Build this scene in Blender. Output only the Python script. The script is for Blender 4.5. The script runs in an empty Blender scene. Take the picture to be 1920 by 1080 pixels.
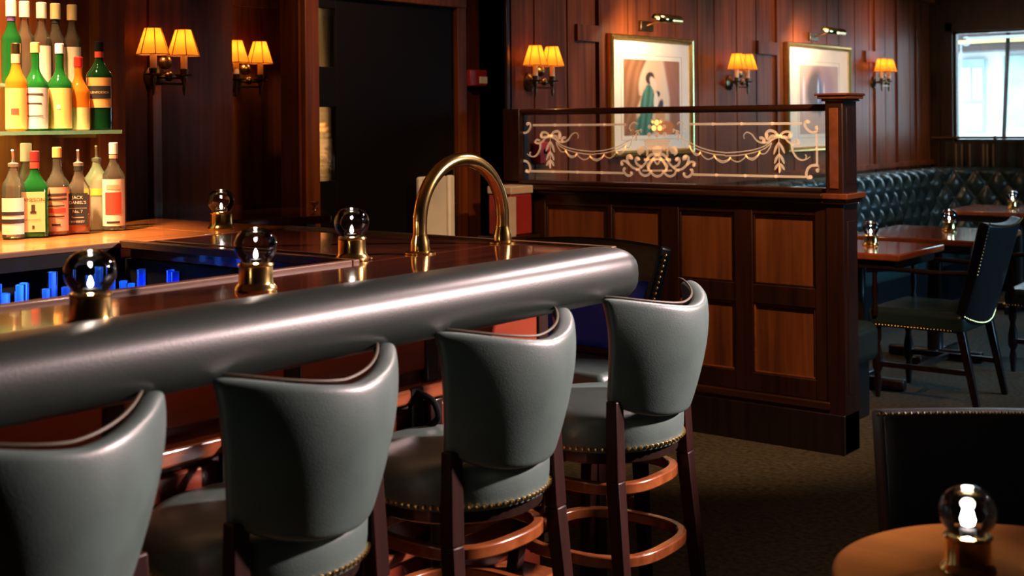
import bpy, math, random
from math import sin, cos, pi, radians as R
from mathutils import Vector, Matrix
random.seed(7)
S = bpy.context.scene
COL = S.collection

# ------------------------------------------------------------------ camera
F, PX, PY, YAW, ROLL, H = 2400., 960., 226., R(38.2), R(.55), 1.42
cam = bpy.data.cameras.new('camera'); camo = bpy.data.objects.new('camera', cam); COL.objects.link(camo)
camo.matrix_world = Matrix.Translation((0, 0, H)) @ Matrix.Rotation(YAW, 4, 'Z') @ Matrix.Rotation(pi/2, 4, 'X') @ Matrix.Rotation(-ROLL, 4, 'Z')
cam.lens = 45.; cam.sensor_width = 36.; cam.shift_y = -(540 - PY) / 1920
cam.clip_start = .05; cam.clip_end = 100
cam.dof.use_dof = True; cam.dof.focus_distance = 3.9; cam.dof.aperture_fstop = 4.5
S.camera = camo
# ------------------------------------------------------------------ exposure, world
S.view_settings.view_transform = 'Standard'; S.view_settings.look = 'None'
S.view_settings.exposure = 0.3; S.view_settings.gamma = 1.0; S.view_settings.use_curve_mapping = False
wd = bpy.data.worlds.new('sky'); S.world = wd; wd.use_nodes = True
wd.node_tree.nodes['Background'].inputs[0].default_value = (.62, .85, 1, 1)
wd.node_tree.nodes['Background'].inputs[1].default_value = 5.5

def lamp(name, kind, loc, power, color, size=.1, target=None, spot=None, blend=.6, parent=None, sy=None):
    l = bpy.data.lights.new(name, kind); l.energy = power; l.color = color
    if kind == 'AREA':
        l.size = size
        if sy: l.shape = 'RECTANGLE'; l.size_y = sy
    else: l.shadow_soft_size = size
    if kind == 'SPOT': l.spot_size = spot; l.spot_blend = blend
    o = bpy.data.objects.new(name, l); COL.objects.link(o); o.location = loc
    if target is not None:
        o.rotation_euler = (Vector(target) - Vector(loc)).to_track_quat('-Z', 'Y').to_euler()
    if parent: o.parent = parent
    return o

WARM = (1, .56, .24); KEY = (1, .72, .69)
# ceiling downlights over the aisle (their fittings are built with the ceiling)
DOWN = [(.70, 4.75, 2600, (-1.80, 2.05, 1.12), 34), (-1.72, 4.35, 300, (-1.80, 2.3, 1.1), 34)]
for i, (x, y, p, tg, cone) in enumerate(DOWN):
    lamp('downlight_and_fill_beam', 'SPOT', (x, y, 2.54), p, KEY, .10, tg, R(cone), .45 if cone < 40 else .8)
lamp('downlight_and_fill_beam', 'SPOT', (-1.3, 3.95, 2.54), 200, (1, .60, .34), .07, (-2.85, 5.1, .85), R(58), .7)
lamp('downlight_and_fill_beam', 'SPOT', (-1.1, 6.7, 2.54), 40, (1, .75, .5), .1, (-1.7, 6.4, 0), R(80), .8)
lamp('downlight_and_fill_beam', 'SPOT', (-3.38, 1.75, 2.54), 470, (1, .62, .30), .05, (-3.6, 1.95, 1.1), R(58), .8)
for y in (6.1, 7.9, 9.7): lamp('downlight_and_fill_beam', 'SPOT', (-3.1, y, 2.54), 48, (1, .55, .30), .08, (-4.1, y+.2, 1.5), R(100), .9)  # added wash spots to brighten the picture wall
lamp('downlight_and_fill_beam', 'SPOT', (-3.3, 3.7, 2.54), 60, (1, .58, .34), .08, (-4.3, 4.3, 1.5), R(80), .9)
lamp('downlight_and_fill_beam', 'SPOT', (-.7, 3.6, 2.54), 26, (1, .72, .42), .1, (-.75, 3.7, 0), R(75), .9)  # added weak spot to lift the dark carpet
lamp('downlight_and_fill_beam', 'SPOT', (-3.6, 2.05, 2.54), 230, (1, .60, .28), .06, (-3.74, 2.05, 1.2), R(60), .9)  # added second spot to brighten the wall behind the bottles
# daylight through the windows
wl = lamp('window_daylight', 'AREA', (1.95, 8.6, 1.6), 26, (.20, .58, 1), 1.6, (-3.4, 7.7, .30), sy=1.2); wl.data.spread = R(58)
lamp('window_daylight', 'AREA', (-3.0, 11.5, 1.7), 6, (.55, .8, 1), 1.3, (-3.0, 8, .9), sy=.9)

# ------------------------------------------------------------------ pixel helpers: a photo point on a known plane -> place in the room
_c, _s, _cy, _sy = cos(ROLL), sin(ROLL), cos(YAW), sin(YAW)
def ray(x, y):
    a, b = x - PX, -(y - PY)
    return (a*_c + b*_s)/F, (-a*_s + b*_c)/F
def W2(r, D): return (D*(_cy*r - _sy), D*(_sy*r + _cy))
def onz(x, y, z):
    r, u = ray(x, y); D = (z - H)/u; X, Y = W2(r, D); return Vector((X, Y, z))
def onX(x, y, X0):
    r, u = ray(x, y); D = X0/(_cy*r - _sy); X, Y = W2(r, D); return Vector((X, Y, H + u*D))
def onY(x, y, Y0):
    r, u = ray(x, y); D = Y0/(_sy*r + _cy); X, Y = W2(r, D); return Vector((X, Y, H + u*D))

# ------------------------------------------------------------------ materials
def newmat(name):
    m = bpy.data.materials.new(name); m.use_nodes = True
    nt = m.node_tree; b = nt.nodes['Principled BSDF']
    return m, nt, b
def setb(b, **k):
    for n, v in k.items():
        n = {'col': 'Base Color', 'rough': 'Roughness', 'metal': 'Metallic', 'coat': 'Coat Weight', 'coatr': 'Coat Roughness', 'spec': 'Specular IOR Level', 'sheen': 'Sheen Weight'}[n]
        b.inputs[n].default_value = (*v, 1) if isinstance(v, tuple) else v
def coords(nt, scale):
    tc = nt.nodes.new('ShaderNodeTexCoord'); mp = nt.nodes.new('ShaderNodeMapping')
    mp.inputs['Scale'].default_value = scale; nt.links.new(tc.outputs['Object'], mp.inputs[0]); return mp
def plain(name, col, rough=.5, metal=0, noise=.12, scale=9, bump=0, bscale=60, **k):
    m, nt, b = newmat(name); setb(b, col=col, rough=rough, metal=metal, **k)
    mp = coords(nt, (1, 1, 1))
    n = nt.nodes.new('ShaderNodeTexNoise'); n.inputs['Scale'].default_value = scale; nt.links.new(mp.outputs[0], n.inputs[0])
    r = nt.nodes.new('ShaderNodeValToRGB'); nt.links.new(n.outputs[0], r.inputs[0])
    r.color_ramp.elements[0].position = .3; r.color_ramp.elements[1].position = .7
    r.color_ramp.elements[0].color = (*[c*(1-noise) for c in col], 1); r.color_ramp.elements[1].color = (*[min(1, c*(1+noise)) for c in col], 1)
    nt.links.new(r.outputs[0], b.inputs['Base Color'])
    if bump:
        n2 = nt.nodes.new('ShaderNodeTexNoise'); n2.inputs['Scale'].default_value = bscale; nt.links.new(mp.outputs[0], n2.inputs[0])
        bp = nt.nodes.new('ShaderNodeBump'); bp.inputs['Strength'].default_value = bump; bp.inputs['Distance'].default_value = .002
        nt.links.new(n2.outputs[0], bp.inputs['Height']); nt.links.new(bp.outputs[0], b.inputs['Normal'])
    return m
def wood(name, c1, c2, axis=2, rough=.35, coat=.3, fine=38, coatr=.12, blot=.5, spec=.4):
    m, nt, b = newmat(name); setb(b, rough=rough, coat=coat, coatr=coatr, spec=spec)
    sc = [1, 1, 1]; sc[axis] = .05
    mp = coords(nt, tuple(sc))
    n = nt.nodes.new('ShaderNodeTexNoise'); n.inputs['Scale'].default_value = fine; n.inputs['Detail'].default_value = 6; n.inputs['Distortion'].default_value = .4
    nt.links.new(mp.outputs[0], n.inputs[0])
    mp2 = coords(nt, tuple(1 if i != axis else .25 for i in range(3)))
    n2 = nt.nodes.new('ShaderNodeTexNoise'); n2.inputs['Scale'].default_value = 4.5; n2.inputs['Detail'].default_value = 3
    nt.links.new(mp2.outputs[0], n2.inputs[0])
    mx = nt.nodes.new('ShaderNodeMath'); mx.operation = 'MULTIPLY_ADD'; mx.inputs[1].default_value = blot
    nt.links.new(n2.outputs[0], mx.inputs[0])
    m2 = nt.nodes.new('ShaderNodeMath'); m2.operation = 'MULTIPLY'; m2.inputs[1].default_value = 1 - blot
    nt.links.new(n.outputs[0], m2.inputs[0]); nt.links.new(m2.outputs[0], mx.inputs[2])
    r = nt.nodes.new('ShaderNodeValToRGB'); nt.links.new(mx.outputs[0], r.inputs[0])
    r.color_ramp.elements[0].position = .36; r.color_ramp.elements[1].position = .64
    r.color_ramp.elements[0].color = (*c1, 1); r.color_ramp.elements[1].color = (*c2, 1)
    nt.links.new(r.outputs[0], b.inputs['Base Color'])
    bp = nt.nodes.new('ShaderNodeBump'); bp.inputs['Strength'].default_value = .15; bp.inputs['Distance'].default_value = .002
    nt.links.new(n.outputs[0], bp.inputs['Height']); nt.links.new(bp.outputs[0], b.inputs['Normal'])
    return m
def emis(name, col, strength):
    m, nt, b = newmat(name); setb(b, col=(0, 0, 0))
    b.inputs['Emission Color'].default_value = (*col, 1); b.inputs['Emission Strength'].default_value = strength; return m
def thin(name, tint, body=0., bodycol=(.5, .5, .5), rough=.03, ior=1.5, refl=1.):
    """thin glass: sees through with a tint, reflects at glancing angles, optional cloudy body colour"""
    m = bpy.data.materials.new(name); m.use_nodes = True; nt = m.node_tree; nt.nodes.clear()
    out = nt.nodes.new('ShaderNodeOutputMaterial'); tr = nt.nodes.new('ShaderNodeBsdfTransparent'); tr.inputs[0].default_value = (*tint, 1)
    gl = nt.nodes.new('ShaderNodeBsdfGlossy'); gl.inputs['Roughness'].default_value = rough; gl.inputs[0].default_value = (refl, refl, refl, 1)
    fr = nt.nodes.new('ShaderNodeFresnel'); fr.inputs[0].default_value = ior
    mx = nt.nodes.new('ShaderNodeMixShader'); nt.links.new(fr.outputs[0], mx.inputs[0]); nt.links.new(gl.outputs[0], mx.inputs[2])
    src = tr
    if body > 0:
        d = nt.nodes.new('ShaderNodeBsdfDiffuse'); d.inputs[0].default_value = (*bodycol, 1)
        t = nt.nodes.new('ShaderNodeBsdfTranslucent'); t.inputs[0].default_value = (*bodycol, 1)
        a = nt.nodes.new('ShaderNodeAddShader'); nt.links.new(d.outputs[0], a.inputs[0]); nt.links.new(t.outputs[0], a.inputs[1])
        m2 = nt.nodes.new('ShaderNodeMixShader'); m2.inputs[0].default_value = body
        nt.links.new(tr.outputs[0], m2.inputs[1]); nt.links.new(a.outputs[0], m2.inputs[2]); src = m2
    nt.links.new(src.outputs[0], mx.inputs[1]); nt.links.new(mx.outputs[0], out.inputs[0]); return m

M = dict(
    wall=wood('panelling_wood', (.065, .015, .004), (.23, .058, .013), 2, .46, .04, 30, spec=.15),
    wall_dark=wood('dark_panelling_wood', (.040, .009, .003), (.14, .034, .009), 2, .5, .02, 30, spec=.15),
    stile=wood('dark_stile_wood', (.016, .0055, .003), (.042, .014, .007), 2, .35, .35, 40),
    part=wood('partition_panel_wood', (.085, .022, .006), (.28, .080, .018), 2, .45, .15, 34, blot=.65),
    frame=wood('partition_frame_wood', (.014, .004, .002), (.042, .012, .005), 2, .36, .3, 40),
    frameh=wood('partition_rail_wood', (.018, .0055, .003), (.055, .018, .008), 0, .28, .4, 40),
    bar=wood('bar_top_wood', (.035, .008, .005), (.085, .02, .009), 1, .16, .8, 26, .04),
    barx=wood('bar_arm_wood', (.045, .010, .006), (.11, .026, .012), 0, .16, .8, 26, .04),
    barlit=wood('lit_bar_wood', (.26, .075, .022), (.50, .16, .05), 1, .25, .4, 26, .08),  # bar wood with the strong light on the back counter put into its colour
    edge=wood('bar_edge_wood', (.05, .020, .010), (.11, .05, .024), 1, .4, .1, 40, spec=.2),
    front=wood('bar_front_wood', (.075, .010, .004), (.20, .034, .013), 1, .3, .4, 14, blot=.75),
    trim=wood('bar_moulding_wood', (.14, .035, .014), (.26, .075, .03), 1, .22, .6, 30),
    leg=wood('stool_leg_wood', (.008, .0022, .0015), (.022, .005, .003), 2, .45, .0, 50, spec=.2),
    ring=wood('bentwood_ring_wood', (.14, .035, .010), (.26, .08, .024), 0, .22, .6, 30),
    table=wood('table_wood', (.27, .050, .014), (.46, .10, .03), 1, .2, .7, 24, .06),
    round=wood('round_table_wood', (.17, .055, .009), (.36, .13, .022), 0, .50, .0, 16, .2, spec=.15),
    darkwood=wood('black_wood', (.008, .004, .003), (.022, .010, .007), 2, .3, .4, 40),
    leather=plain('charcoal_leather', (.066, .100, .093), .40, 0, .10, 14, .2, 330, spec=.7),
    pad=plain('padding_leather', (.013, .019, .017), .38, 0, .10, 8, .12, 260),
    blkleather=plain('black_leather', (.007, .008, .010), .36, 0, .1, 9, .2, 260),
    greenleather=plain('bottle_green_leather', (.020, .036, .034), .27, 0, .12, 6, .15, 220),
    bluesheen=plain('leather_blue_reflection', (.012, .06, .75), .4, 0, .1, 9),  # blue daylight reflected in dark leather, put into the base colour
    piping=plain('tan_piping', (.05, .036, .014), .6),
    brass=plain('polished_brass', (.86, .58, .20), .16, 1, .05),
    brassd=plain('aged_brass', (.30, .20, .09), .3, 1, .1),
    gold=plain('gilt_frame', (.80, .56, .20), .3, 1, .08, 30),
    iron=plain('dark_bronze', (.16, .095, .045), .28, .95, .1),
    candle=plain('cream_candle', (.85, .60, .30), .5),
    mat=plain('cream_mount_board', (.80, .72, .58), .8, 0, .03),
    line=plain('mount_ruled_line', (.32, .22, .14), .8),
    carpet=plain('brown_carpet', (.060, .045, .021), .95, 0, .55, 45, 1.0, 120),
    ceiling=plain('cream_ceiling', (.23, .16, .10), .8),
    steel=plain('brushed_steel', (.45, .40, .33), .42, .6, .1),
    black=plain('matt_black', (.005, .005, .006), .8, spec=.1),
    blackdoor=plain('black_door_paint', (.004, .003, .004), .75, spec=.15),
    red=plain('red_plastic', (.55, .02, .012), .4),
    darkred=plain('dark_red_plastic', (.32, .025, .02), .4),
    pale=plain('pale_card', (.55, .42, .30), .7),
    corridor=plain('cream_plaster', (.55, .40, .22), .8),
    greypanel=plain('grey_painted_board', (.85, .80, .62), .6, 0, .15, 4),
    white=plain('white_cap', (.85, .80, .70), .5),
    facade=plain('white_render', (.86, .90, .92), .8, 0, .03),
    bluepaint=plain('pale_blue_paint', (.42, .62, .68), .5),
    curtain=plain('dark_cafe_curtain', (.03, .022, .014), .9),
    curtainb=plain('tan_curtain_stripe', (.25, .15, .07), .9),
)
M['window'] = thin('window_glass', (.97, .99, 1))
M['glass'] = thin('screen_glass', (.93, .95, .93), ior=1.45)
M['globe'] = thin('clear_globe_glass', (.86, .89, .92), .0, (.6, .65, .7), .015, 1.6)
M['shelfglass'] = thin('green_edged_shelf_glass', (.75, .92, .82), .15, (.45, .75, .6), .05)
M['etch'] = thin('frosted_etching', (.9, .85, .8), .86, (1., .86, .70), .6, 1.05)
M['etchw'] = thin('frosted_white_etching', (.9, .95, .98), .6, (.8, .9, .95), .5, 1.1)
M['mirror'] = plain('bar_mirror', (.72, .60, .45), .09, 1, .04, 3)
M['flame'] = emis('candle_flame', (1, .82, .68), 90)
M['bulb'] = emis('sconce_bulb', (1, .62, .22), 30)
M['picbulb'] = emis('picture_lamp_tube', (1, .75, .42), 4)
def shade_mat():
    m, nt, b = newmat('parchment_shade'); nt.nodes.remove(b)
    out = nt.nodes['Material Output']
    t = nt.nodes.new('ShaderNodeBsdfTranslucent'); t.inputs[0].default_value = (.62, .22, .022, 1)
    d = nt.nodes.new('ShaderNodeBsdfDiffuse'); d.inputs[0].default_value = (.75, .35, .06, 1)
    mx = nt.nodes.new('ShaderNodeMixShader'); mx.inputs[0].default_value = .3
    e = nt.nodes.new('ShaderNodeEmission'); e.inputs[0].default_value = (1, .25, .015, 1); e.inputs[1].default_value = .4
    a = nt.nodes.new('ShaderNodeAddShader')
    nt.links.new(t.outputs[0], mx.inputs[1]); nt.links.new(d.outputs[0], mx.inputs[2])
    nt.links.new(mx.outputs[0], a.inputs[0]); nt.links.new(e.outputs[0], a.inputs[1]); nt.links.new(a.outputs[0], out.inputs[0])
    return m
M['shade'] = shade_mat()
M['shaderib'] = plain('shade_wire_binding', (.30, .09, .015), .6)

# ------------------------------------------------------------------ mesh builder
class MB:
    def __init__(s): s.v = []; s.f = []
    def add(s, vs, fs):
        n = len(s.v); s.v += [tuple(v) for v in vs]; s.f += [tuple(i + n for i in f) for f in fs]; return s
    def box(s, x0, y0, z0, x1, y1, z1):
        x0, x1 = sorted((x0, x1)); y0, y1 = sorted((y0, y1)); z0, z1 = sorted((z0, z1))
        return s.add([(x0, y0, z0), (x1, y0, z0), (x1, y1, z0), (x0, y1, z0), (x0, y0, z1), (x1, y0, z1), (x1, y1, z1), (x0, y1, z1)],
                     [(0, 3, 2, 1), (4, 5, 6, 7), (0, 1, 5, 4), (1, 2, 6, 5), (2, 3, 7, 6), (3, 0, 4, 7)])
    def beam(s, a, b, w, h=None, w2=None):
        """square bar from a to b, tapering from w to w2"""
        a, b = Vector(a), Vector(b); h = h or w; w2 = w2 or w; k = w2/w
        d = (b - a).normalized(); up = Vector((0, 0, 1)) if abs(d.z) < .9 else Vector((0, 1, 0))
        x = d.cross(up).normalized(); y = x.cross(d).normalized()
        vs = [p + x*sx*w/2*q + y*sy2*h/2*q for p, q in ((a, 1), (b, k)) for sx, sy2 in ((-1, -1), (1, -1), (1, 1), (-1, 1))]
        return s.add(vs, [(3, 2, 1, 0), (4, 5, 6, 7), (0, 1, 5, 4), (1, 2, 6, 5), (2, 3, 7, 6), (3, 0, 4, 7)])
    def lathe(s, prof, c=(0, 0, 0), n=28, sx=1, sy=1, a0=0):
        vs = []; fs = []; k = len(prof)
        for i in range(n):
            a = a0 + 2*pi*i/n
            for r, z in prof: vs.append((c[0] + r*cos(a)*sx, c[1] + r*sin(a)*sy, c[2] + z))
        for i in range(n):
            j = (i + 1) % n
            for q in range(k - 1): fs.append((i*k + q, j*k + q, j*k + q + 1, i*k + q + 1))
        if prof[0][0] > 1e-6: fs.append(tuple(i*k for i in reversed(range(n))))
        if prof[-1][0] > 1e-6: fs.append(tuple(i*k + k - 1 for i in range(n)))
        return s.add(vs, fs)
    def tube(s, pts, r, n=10, closed=False, cap=True, rz=None):
        pts = [Vector(p) for p in pts]; m = len(pts); vs = []; fs = []
        up = None
        for i, p in enumerate(pts):
            a = pts[(i - 1) % m] if (closed or i) else p; b = pts[(i + 1) % m] if (closed or i < m - 1) else p
            d = (b - a).normalized()
            if up is None: up = Vector((0, 0, 1)) if abs(d.z) < .95 else Vector((1, 0, 0))
            x = d.cross(up)
            if x.length < 1e-4: x = d.cross(Vector((0, 1, 0)))
            x.normalize(); y = x.cross(d).normalized(); up = y
            rr = r(i/(m - 1)) if callable(r) else r
            for q in range(n):
                t = 2*pi*q/n; vs.append(p + x*cos(t)*rr + y*sin(t)*(rz or rr))
        for i in range(m if closed else m - 1):
            j = (i + 1) % m
            for q in range(n):
                w = (q + 1) % n; fs.append((i*n + q, i*n + w, j*n + w, j*n + q))
        if not closed and cap: fs += [tuple(reversed(range(n))), tuple(range((m - 1)*n, m*n))]
        return s.add(vs, fs)
    def ball(s, c, r, n=10, k=6, sx=1, sy=1, sz=1):
        return s.lathe([(r*sin(pi*i/k)*1., -r*cos(pi*i/k)*sz) for i in range(k + 1)], c, n, sx, sy)
    def prism(s, poly, z0, z1):
        n = len(poly); vs = [(x, y, z0) for x, y in poly] + [(x, y, z1) for x, y in poly]
        return s.add(vs, [tuple(reversed(range(n))), tuple(range(n, 2*n))] + [(i, (i+1) % n, (i+1) % n + n, i + n) for i in range(n)])
    def build(s, name, mat, parent=None, bevel=0, smooth=35, mods=(), label=None):
        me = bpy.data.meshes.new(name); me.from_pydata(s.v, [], s.f)
        me.materials.append(M[mat] if isinstance(mat, str) else mat)
        if smooth:
            me.polygons.foreach_set('use_smooth', [True]*len(me.polygons)); me.update()
            me.set_sharp_from_angle(angle=R(smooth))
        o = bpy.data.objects.new(name, me); COL.objects.link(o)
        if parent: o.parent = parent
        if bevel:
            b = o.modifiers.new('bevel', 'BEVEL'); b.width = bevel; b.segments = 2; b.limit_method = 'ANGLE'; b.angle_limit = R(40)
        for t, kw in mods:
            q = o.modifiers.new(t.lower(), t)
            for a, v in kw.items(): setattr(q, a, v)
        if label: o['label'] = label
        return o
def tag(o, label, cat, group=None):
    o['label'] = label; o['category'] = cat
    if group: o['group'] = group
    return o
def thing(name, label, cat, loc=(0, 0, 0), rz=0, group=None):
    o = bpy.data.objects.new(name, None); o.empty_display_size = .05; COL.objects.link(o)
    o.location = loc; o.rotation_euler = (0, 0, rz); return tag(o, label, cat, group)
def struct(o): o['kind'] = 'structure'; return o
def copy_tree(o, parent=None):
    c = o.copy(); COL.objects.link(c)
    if parent: c.parent = parent
    for ch in [x for x in bpy.data.objects if x.parent == o]: copy_tree(ch, c)
    return c
def dup(root, loc, rz, label):
    c = copy_tree(root); c.location = loc; c.rotation_euler = (0, 0, rz); c['label'] = label; return c
def smooth_path(pts, k=6, closed=False):
    P = [Vector(p) for p in pts]; n = len(P); out = []
    if n < 3: return P
    rng = range(n if closed else n - 1)
    for i in rng:
        p0 = P[(i-1) % n] if (closed or i) else P[0]; p1 = P[i]; p2 = P[(i+1) % n]; p3 = P[(i+2) % n] if (closed or i < n-2) else P[-1]
        for q in range(k):
            t = q/k
            out.append(.5*((2*p1) + (-p0+p2)*t + (2*p0-5*p1+4*p2-p3)*t*t + (-p0+3*p1-3*p2+p3)*t**3))
    if not closed: out.append(P[-1])
    return out

# ================================================================== THE ROOM
XW, XD, XR, YF, YP = -4.1, -4.3, -4.82, 11.214, 5.1
g = MB(); g.box(-6.2, -2.2, -.1, 2.2, 11.4, 0); struct(g.build('floor', 'carpet'))
g = MB(); g.box(-6.2, -2.2, 2.6, 2.2, 11.4, 2.7); struct(g.build('ceiling', 'ceiling'))
for x, y in [(d[0], d[1]) for d in DOWN] + [(-1.3, 3.95), (-1.1, 6.7), (-.7, 3.6), (-3.6, 2.05), (-3.38, 1.75), (-3.1, 6.1), (-3.1, 7.9), (-3.1, 9.7), (-3.3, 3.7)]:  # the added wall, carpet and bottle fill spots get made-up fittings too
    t = thing('downlight', 'round recessed ceiling spotlight out over the room', 'ceiling light', (x, y, 2.6), 0, 'ceiling downlights')
    MB().lathe([(.05, -.002), (.05, -.03), (.075, -.03), (.08, -.02), (.08, -.001)]).build('trim_ring', 'brassd', t)

def boards(mb, x, y0, y1, z0, z1, widths, gap=.007, t=.02, chamfer=.004):
    """vertical boards facing +X on a wall whose face is at x"""
    y = y0; i = 0
    while y < y1 - .01:
        w = min(widths[i % len(widths)], y1 - y); i += 1
        a, b = y + gap/2, y + w - gap/2
        mb.add([(x-t, a, z0), (x-t, b, z0), (x-t, b, z1), (x-t, a, z1), (x, a+chamfer, z0), (x, b-chamfer, z0), (x, b-chamfer, z1), (x, a+chamfer, z1)],
               [(4, 5, 6, 7), (0, 4, 7, 3), (5, 1, 2, 6), (0, 1, 5, 4), (7, 6, 2, 3)])
        y += w
# wall with the pictures
g = MB(); g.box(XW-.2, 5.19, 0, XW-.02, YF+.2, 2.6); boards(g, XW, 5.19, YF, 0, 2.6, [.215, .30, .28, .33, .24, .30, .27])
for (a, b) in ((5.78, 5.99), (7.92, 8.2), (9.75, 9.95)):
    g.box(XW, a, 1.86, XW+.02, b, 1.95)
for y in (5.99, 8.2): g.box(XW, y, 1.0, XW+.018, y+.035, 2.6)
for y in (9.95, 10.42, 10.85): g.box(XW, y, .9, XW+.015, y+.03, 2.6)
g.box(XW, 5.19, 1.0, XW+.03, YF, 1.04); g.box(XW, 5.19, 2.42, XW+.06, YF, 2.6)
struct(g.build('wall_left', 'wall'))
g = MB(); g.box(XD-.2, 5.19, 0, XW-.02, 5.34, 2.6); g.box(XW-.02, 5.175, 0, XW+.0, 5.215, 2.6); struct(g.build('trim_1', 'stile', bevel=.004))
# wall holding the door
g = MB(); g.box(XD-.12, 3.92, 0, XD, 4.02, 2.6); g.box(XD-.12, 4.985, 0, XD, 5.2, 2.6); g.box(XD-.12, 4.02, 2.0, XD, 4.985, 2.6)
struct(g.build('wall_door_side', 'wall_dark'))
g = MB()
g.box(XD, 3.935, 0, XD+.03, 4.02, 2.075); g.box(XD, 4.985, 0, XD+.03, 5.055, 2.075); g.box(XD, 3.935, 2.0, XD+.035, 5.055, 2.09)
struct(g.build('trim_2', 'wall', bevel=.005))
# recess beyond, with its niche, and the pilaster wall carrying the near sconce
ye = onX(592, 200, XR).y
g = MB(); boards(g, XR, 3.3, ye, 0, 2.6, [.30, .36, .2]); g.box(XR-.1, 3.2, 0, XR-.02, ye, 2.6); g.box(XR-.02, 3.3, 1.98, XR+.02, ye, 2.02); g.box(XR-.02, 3.3, 1.0, XR+.02, ye, 1.03)
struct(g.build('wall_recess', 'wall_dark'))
g = MB(); g.box(XD-.15, 2.62, 0, XD-.02, 3.55, 2.6); boards(g, XD, 2.62, 3.55, 0, 2.6, [.50, .43], .004); g.box(XR-.05, 3.3, 0, XD-.02, 3.36, 2.6)
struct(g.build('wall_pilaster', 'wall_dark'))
g = MB(); g.box(XD, 3.125, 0, XD+.02, 3.168, 1.60); struct(g.build('trim_3', 'part', bevel=.003))
g = MB(); g.box(-3.92, -2.2, 0, -3.86, 2.66, 2.6); g.box(XD-.1, 2.60, 0, -3.86, 2.66, 2.6); g.box(-3.88, 2.56, 1.08, -3.80, 2.66, 2.6)
struct(g.build('wall_back_bar', 'wall'))
# corridor seen through the narrow glazing of the door
g = MB(); g.box(-5.4, 3.98, 0, -5.32, 5.6, 2.6); g.box(-5.4, 5.55, 0, -4.3, 5.65, 2.6); g.box(-5.4, 3.98, 0, -4.9, 4.05, 2.6); struct(g.build('wall_corridor', 'corridor'))
lamp('corridor_lamp', 'POINT', (-5.05, 4.95, 1.32), 5, (1, .58, .26), .05)
lamp('corridor_lamp', 'POINT', (-4.95, 4.85, 2.3), 5, (.9, .70, .40), .05)
d = bpy.data.objects.new('door_1', None); COL.objects.link(d); d.location = (XD-.022, 4.02, 0); struct(d)
g = MB(); g.box(.0, .135, 0, .02, .965, 2.0); g.box(.0, .0, 0, .02, .012, 1.995)
for z0, z1 in ((1.945, 2.0), (1.49, 1.675), (0, 1.15)): g.box(.0, .012, z0, .02, .135, z1)
g.build('door_leaf', 'blackdoor', d, .003)
g = MB(); g.box(-.004, .018, 1.675, .004, .135, 1.945); g.box(-.004, .018, 1.15, .004, .135, 1.49); g.build('glazing', 'glass', d)
MB().tube([(.02, .9, 1.0), (.07, .9, 1.0), (.07, .9, 1.2), (.02, .9, 1.2)], .009).build('door_handle', 'brassd', d)
# far wall with window, right wall, rear wall
wx0, wx1, wz0, wz1 = -3.90, -2.55, 1.20, 2.16
g = MB(); g.box(XW-.2, YF, 0, wx0, YF+.12, 2.6); g.box(wx1, YF, 0, 2.2, YF+.12, 2.6); g.box(wx0, YF, 0, wx1, YF+.12, wz0); g.box(wx0, YF, wz1, wx1, YF+.12, 2.6)
g.box(XW+.06, YF-.03, 0, XW+.09, YF, 2.6); g.box(-3.96, YF-.02, 1.1, wx0, YF, 2.24); g.box(-3.96, YF-.02, wz1, wx1, YF, 2.24)
struct(g.build('wall_far', 'stile'))
wn = bpy.data.objects.new('window_1', None); COL.objects.link(wn); wn.location = (wx0, YF, wz0); struct(wn)
W_, H_ = wx1 - wx0, wz1 - wz0
g = MB(); g.box(0, .03, 0, .02, .09, H_); g.box(W_-.02, .03, 0, W_, .09, H_); g.box(0, .03, H_-.02, W_, .09, H_); g.box(0, .03, 0, W_, .09, .02); g.build('window_frame', 'stile', wn)
g = MB(); g.box(.02, .055, .02, W_-.02, .06, H_-.02); g.build('window_pane', 'window', wn)
g = MB()
def flat(mb, pts, w, taper=None, axis='y', closed=False, off=0):
    """flat strip along pts lying in a plane y=const"""
    n = len(pts); vs = []; fs = []
    for i, p in enumerate(pts):
        a = pts[max(i-1, 0)]; b = pts[min(i+1, n-1)]; t = (b - a).normalized(); nrm = Vector((-t.z, 0, t.x))
        ww = w*(taper(i/(n-1)) if taper else 1)/2
        vs += [p + nrm*ww, p - nrm*ww]
    for i in range(n-1): fs.append((2*i, 2*i+1, 2*i+3, 2*i+2))
    return mb.add([(v[0], v[1]+off, v[2]) for v in vs], fs)
V = Vector
flat(g, [V((.10, .052, H_-.06)), V((W_-.04, .052, H_-.06))], .022); flat(g, [V((.055, .052, .05)), V((.055, .052, H_-.1))], .018)
flat(g, [V((.10+.035*cos(a), .052, H_-.085+.035*sin(a))) for a in [R(200+i*26) for i in range(12)]], .016)
g.build('etched_border', 'etchw', wn)
g = MB(); g.box(-1.2, -1, 0, 0, -1, 0); 
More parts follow.
